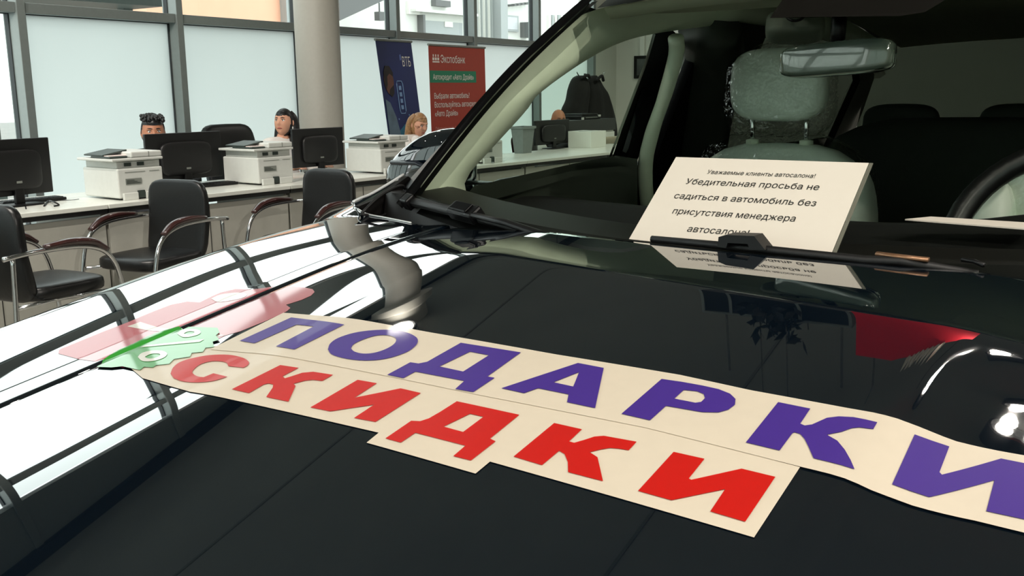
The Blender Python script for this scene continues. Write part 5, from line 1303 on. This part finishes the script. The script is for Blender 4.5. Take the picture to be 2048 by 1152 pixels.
# ------------------------------------------------------------------ far corner seen through the car
cs = aty(1170, 160, 7.45); ck = thing('coat_stand', 'coat stand with metal hooks carrying two dark coats, seen through the car', 'coat stand', (cs[0], 7.45, 0))
zt = aty(1170, 150, 7.45)[2]
MB().tube([(0, 0, .02), (0, 0, zt + .02)], .018, 10).build('pole', M_BLACKPL, ck)
MB().lathe([(.02, 0), (.22, 0), (.22, .02), (.03, .035)], 24).build('base', M_BLACKPL, ck, smooth='auto')
hx = [aty(px, 152, 7.45)[0] - cs[0] for px in (1152, 1202)]
for q in (hx[0], hx[1]): MB().tube(catmull([(0, 0, zt - .06), (q * .6, -.02, zt - .04), (q, -.03, zt + .01), (q * 1.12, -.03, zt + .04)], 4), .008, 8).build('hook', M_CHROME, ck, smooth=True)
M_COAT = mat('dark_coat_cloth', (22, 22, 21), .95, var=.2, scale=12, bump=.2)
def coat(label, pxs, Y, seed):
    """pxs: rows of (py, left px, right px) measured down the coat"""
    rr = random.Random(seed); rows = [(aty((l + r) / 2, py, Y)[2], aty(l, py, Y)[0], aty(r, py, Y)[0]) for py, l, r in pxs]
    R_ = resample(catmull(rows, 6), 26); x0 = (R_[0][1] + R_[0][2]) / 2; t = thing('coat', label, 'coat', (x0, Y, R_[-1][0]), group='dark coats on the stand'); vs = []; NS = 44
    for i, (z, a, b) in enumerate(R_):
        hw = (b - a) / 2; cx_ = (a + b) / 2; dp = .04 + .08 * min(1, i / 8)
        for k in range(NS):
            q = 2 * pi * k / NS; f_ = 1 + .10 * sin(7 * q + seed + i * .05) * min(1, i / 10) + .04 * sin(13 * q + i * .12)
            vs.append((cx_ - x0 + hw * cos(q), dp * sin(q) * f_, z - R_[-1][0]))
    fs = [(i * NS + k, i * NS + (k + 1) % NS, (i + 1) * NS + (k + 1) % NS, (i + 1) * NS + k) for i in range(25) for k in range(NS)] + [tuple(range(NS))[::-1], tuple(range(25 * NS, 26 * NS))]
    MB().add(vs, fs).build('cloth', M_COAT, t, smooth=True)
    MB().tube(catmull([(-.10, -.10, -R_[-1][0] + R_[3][0]), (.0, -.13, -R_[-1][0] + R_[1][0] + .01), (.10, -.10, -R_[-1][0] + R_[3][0])], 5), .022, 8).build('collar', M_COAT, t, smooth=True)
coat('dark coat hanging nearer the window on the stand, seen through the car', [(151, 1156, 1163), (156, 1148, 1170), (170, 1142, 1174), (200, 1136, 1173), (222, 1126, 1172), (262, 1122, 1172), (285, 1122, 1172)], 7.42, 1)
coat('dark coat hanging nearer the white wall on the stand, seen through the car', [(151, 1184, 1191), (158, 1179, 1196), (175, 1175, 1204), (192, 1174, 1214), (215, 1172, 1222), (250, 1172, 1230), (285, 1173, 1232)], 7.42, 2)
# reception cabinet with a dark printer, white box, beige chair back
def rbx(px0, px1, py0, py1, Y, D):
    a = aty(px0, (py0 + py1) / 2, Y); b = aty(px1, (py0 + py1) / 2, Y); return a[0], b[0], Y, Y + D, aty((px0 + px1) / 2, py1, Y)[2], aty((px0 + px1) / 2, py0, Y)[2]
r = rbx(1137, 1232, 239, 263, 6.75, .5); cx_ = (r[0] + r[1]) / 2
cb = thing('cabinet', 'charcoal topped white cabinet below the coats, seen through the car', 'cabinet', (cx_, 6.75, 0))
MB().box(r[0] - cx_, r[1] - cx_, 0, .5, r[4], r[5]).build('top', M_CHAR, cb, bevel=.005)
MB().box(r[0] - cx_ + .02, r[1] - cx_ - .02, .03, .48, .06, r[4]).build('body', M_DESK, cb)
MB().box(r[0] - cx_ + .05, r[1] - cx_ - .05, .05, .46, 0, .06).build('plinth', M_CHAR, cb)
for k in (0, 1):
    xa_ = r[0] - cx_ + .03 + k * (r[1] - r[0] - .04) / 2; d_ = MB().box(xa_, xa_ + (r[1] - r[0] - .04) / 2 - .01, .012, .03, .09, r[4] - .02).build('door', M_DESK, cb)
    MB().box(xa_ + .04, xa_ + .055, 0, .012, .5, .62).build('handle', M_CHROME, d_)
xp = aty(1178, 232, 6.85)[0]; bp_ = thing('printer', 'black printer on the charcoal cabinet in front of the coats', 'printer', (xp, 6.97, r[5]))
MB().box(-.24, .24, -.16, .16, .0, .05).build('body', M_BLACKPL, bp_, bevel=.01); MB().box(-.20, .20, -.14, .14, .05, .075).build('lid', M_BLACKPL, bp_, bevel=.008)
MB().box(-.15, .15, -.163, -.158, .02, .03).build('paper_slot', M_PRNG, bp_); MB().box(.17, .23, -.165, -.15, .03, .055).build('control_panel', M_PRN, bp_); MB().box(-.24, -.20, -.165, -.15, .0, .03).build('front_foot', M_PRN, bp_)
r = rbx(1137, 1174, 272, 312, 6.5, .05); cx_ = (r[0] + r[1]) / 2
bc = office_chair('chair with a beige back in front of the charcoal cabinet, seen through the car', cx_ + .12, 6.42, 80, max(.80, r[5]), mat('beige_fabric', (150, 144, 124), .9))
r = rbx(1182, 1212, 262, 292, 5.75, .3); cx_ = (r[0] + r[1]) / 2
wbx = thing('box', 'white cardboard box on the far desk right of the beige chair', 'box', (cx_, 5.9, .755))
MB().box(-(r[1] - r[0]) / 2, (r[1] - r[0]) / 2, -.15, .15, 0, r[5] - .755).build('carton', M_DESK, wbx, bevel=.003)
MB().box(-(r[1] - r[0]) / 2 + .0, (r[1] - r[0]) / 2, -.012, .012, r[5] - .755, r[5] - .753).build('tape', M_PRNG, wbx)
# grey bin on the desk
r = rbx(1036, 1074, 253, 318, 5.85, .2); cx_ = (r[0] + r[1]) / 2; hh = r[5] - .755
gb = thing('bin', 'tapered grey plastic bin on the desk between printer and dark monitor', 'bin', (cx_ + .06, 5.95, .755))
wt = (r[1] - r[0]) / 2 * .62; wb_ = wt * .72; vs = [(sx * w2, sy * w2 * .7, z) for z, w2 in ((0, wb_), (hh - .02, wt)) for sx, sy in ((-1, -1), (1, -1), (1, 1), (-1, 1))]
vi = [(sx * w2, sy * w2 * .7, z) for z, w2 in ((.01, wb_ - .008), (hh - .02, wt - .008)) for sx, sy in ((-1, -1), (1, -1), (1, 1), (-1, 1))]
MB().add(vs + vi, [(0, 1, 5, 4), (1, 2, 6, 5), (2, 3, 7, 6), (3, 0, 4, 7), (3, 2, 1, 0), (9, 8, 12, 13), (10, 9, 13, 14), (11, 10, 14, 15), (8, 11, 15, 12), (8, 9, 10, 11)]).build('tub', M_GREYBIN, gb)
rim = MB(); 
for (x0, x1, y0, y1) in ((-wt - .012, wt + .012, -wt * .7 - .012, -wt * .7 + .004), (-wt - .012, wt + .012, wt * .7 - .004, wt * .7 + .012), (-wt - .012, -wt + .004, -wt * .7, wt * .7), (wt - .004, wt + .012, -wt * .7, wt * .7)): rim.box(x0, x1, y0, y1, hh - .025, hh)
rim.build('rim', M_GREYBIN, gb)
# picture on the right wall
a = atx(1270, 112, 15.08); b = atx(1270, 157, 15.08); py_ = a[1] - .28
pf = thing('picture', 'dark framed picture hanging on the white wall right of the coats', 'picture', (15.06, py_, (a[2] + b[2]) / 2)); hh = (a[2] - b[2]) / 2
MB().box(-.02, .03, -.28, .28, -hh, hh).build('frame', M_BLACKPL, pf, bevel=.004); MB().box(-.024, -.02, -.22, .22, -hh + .05, hh - .05).build('image', mat('picture_print', (72, 76, 74), .6, var=.4, scale=6), pf)
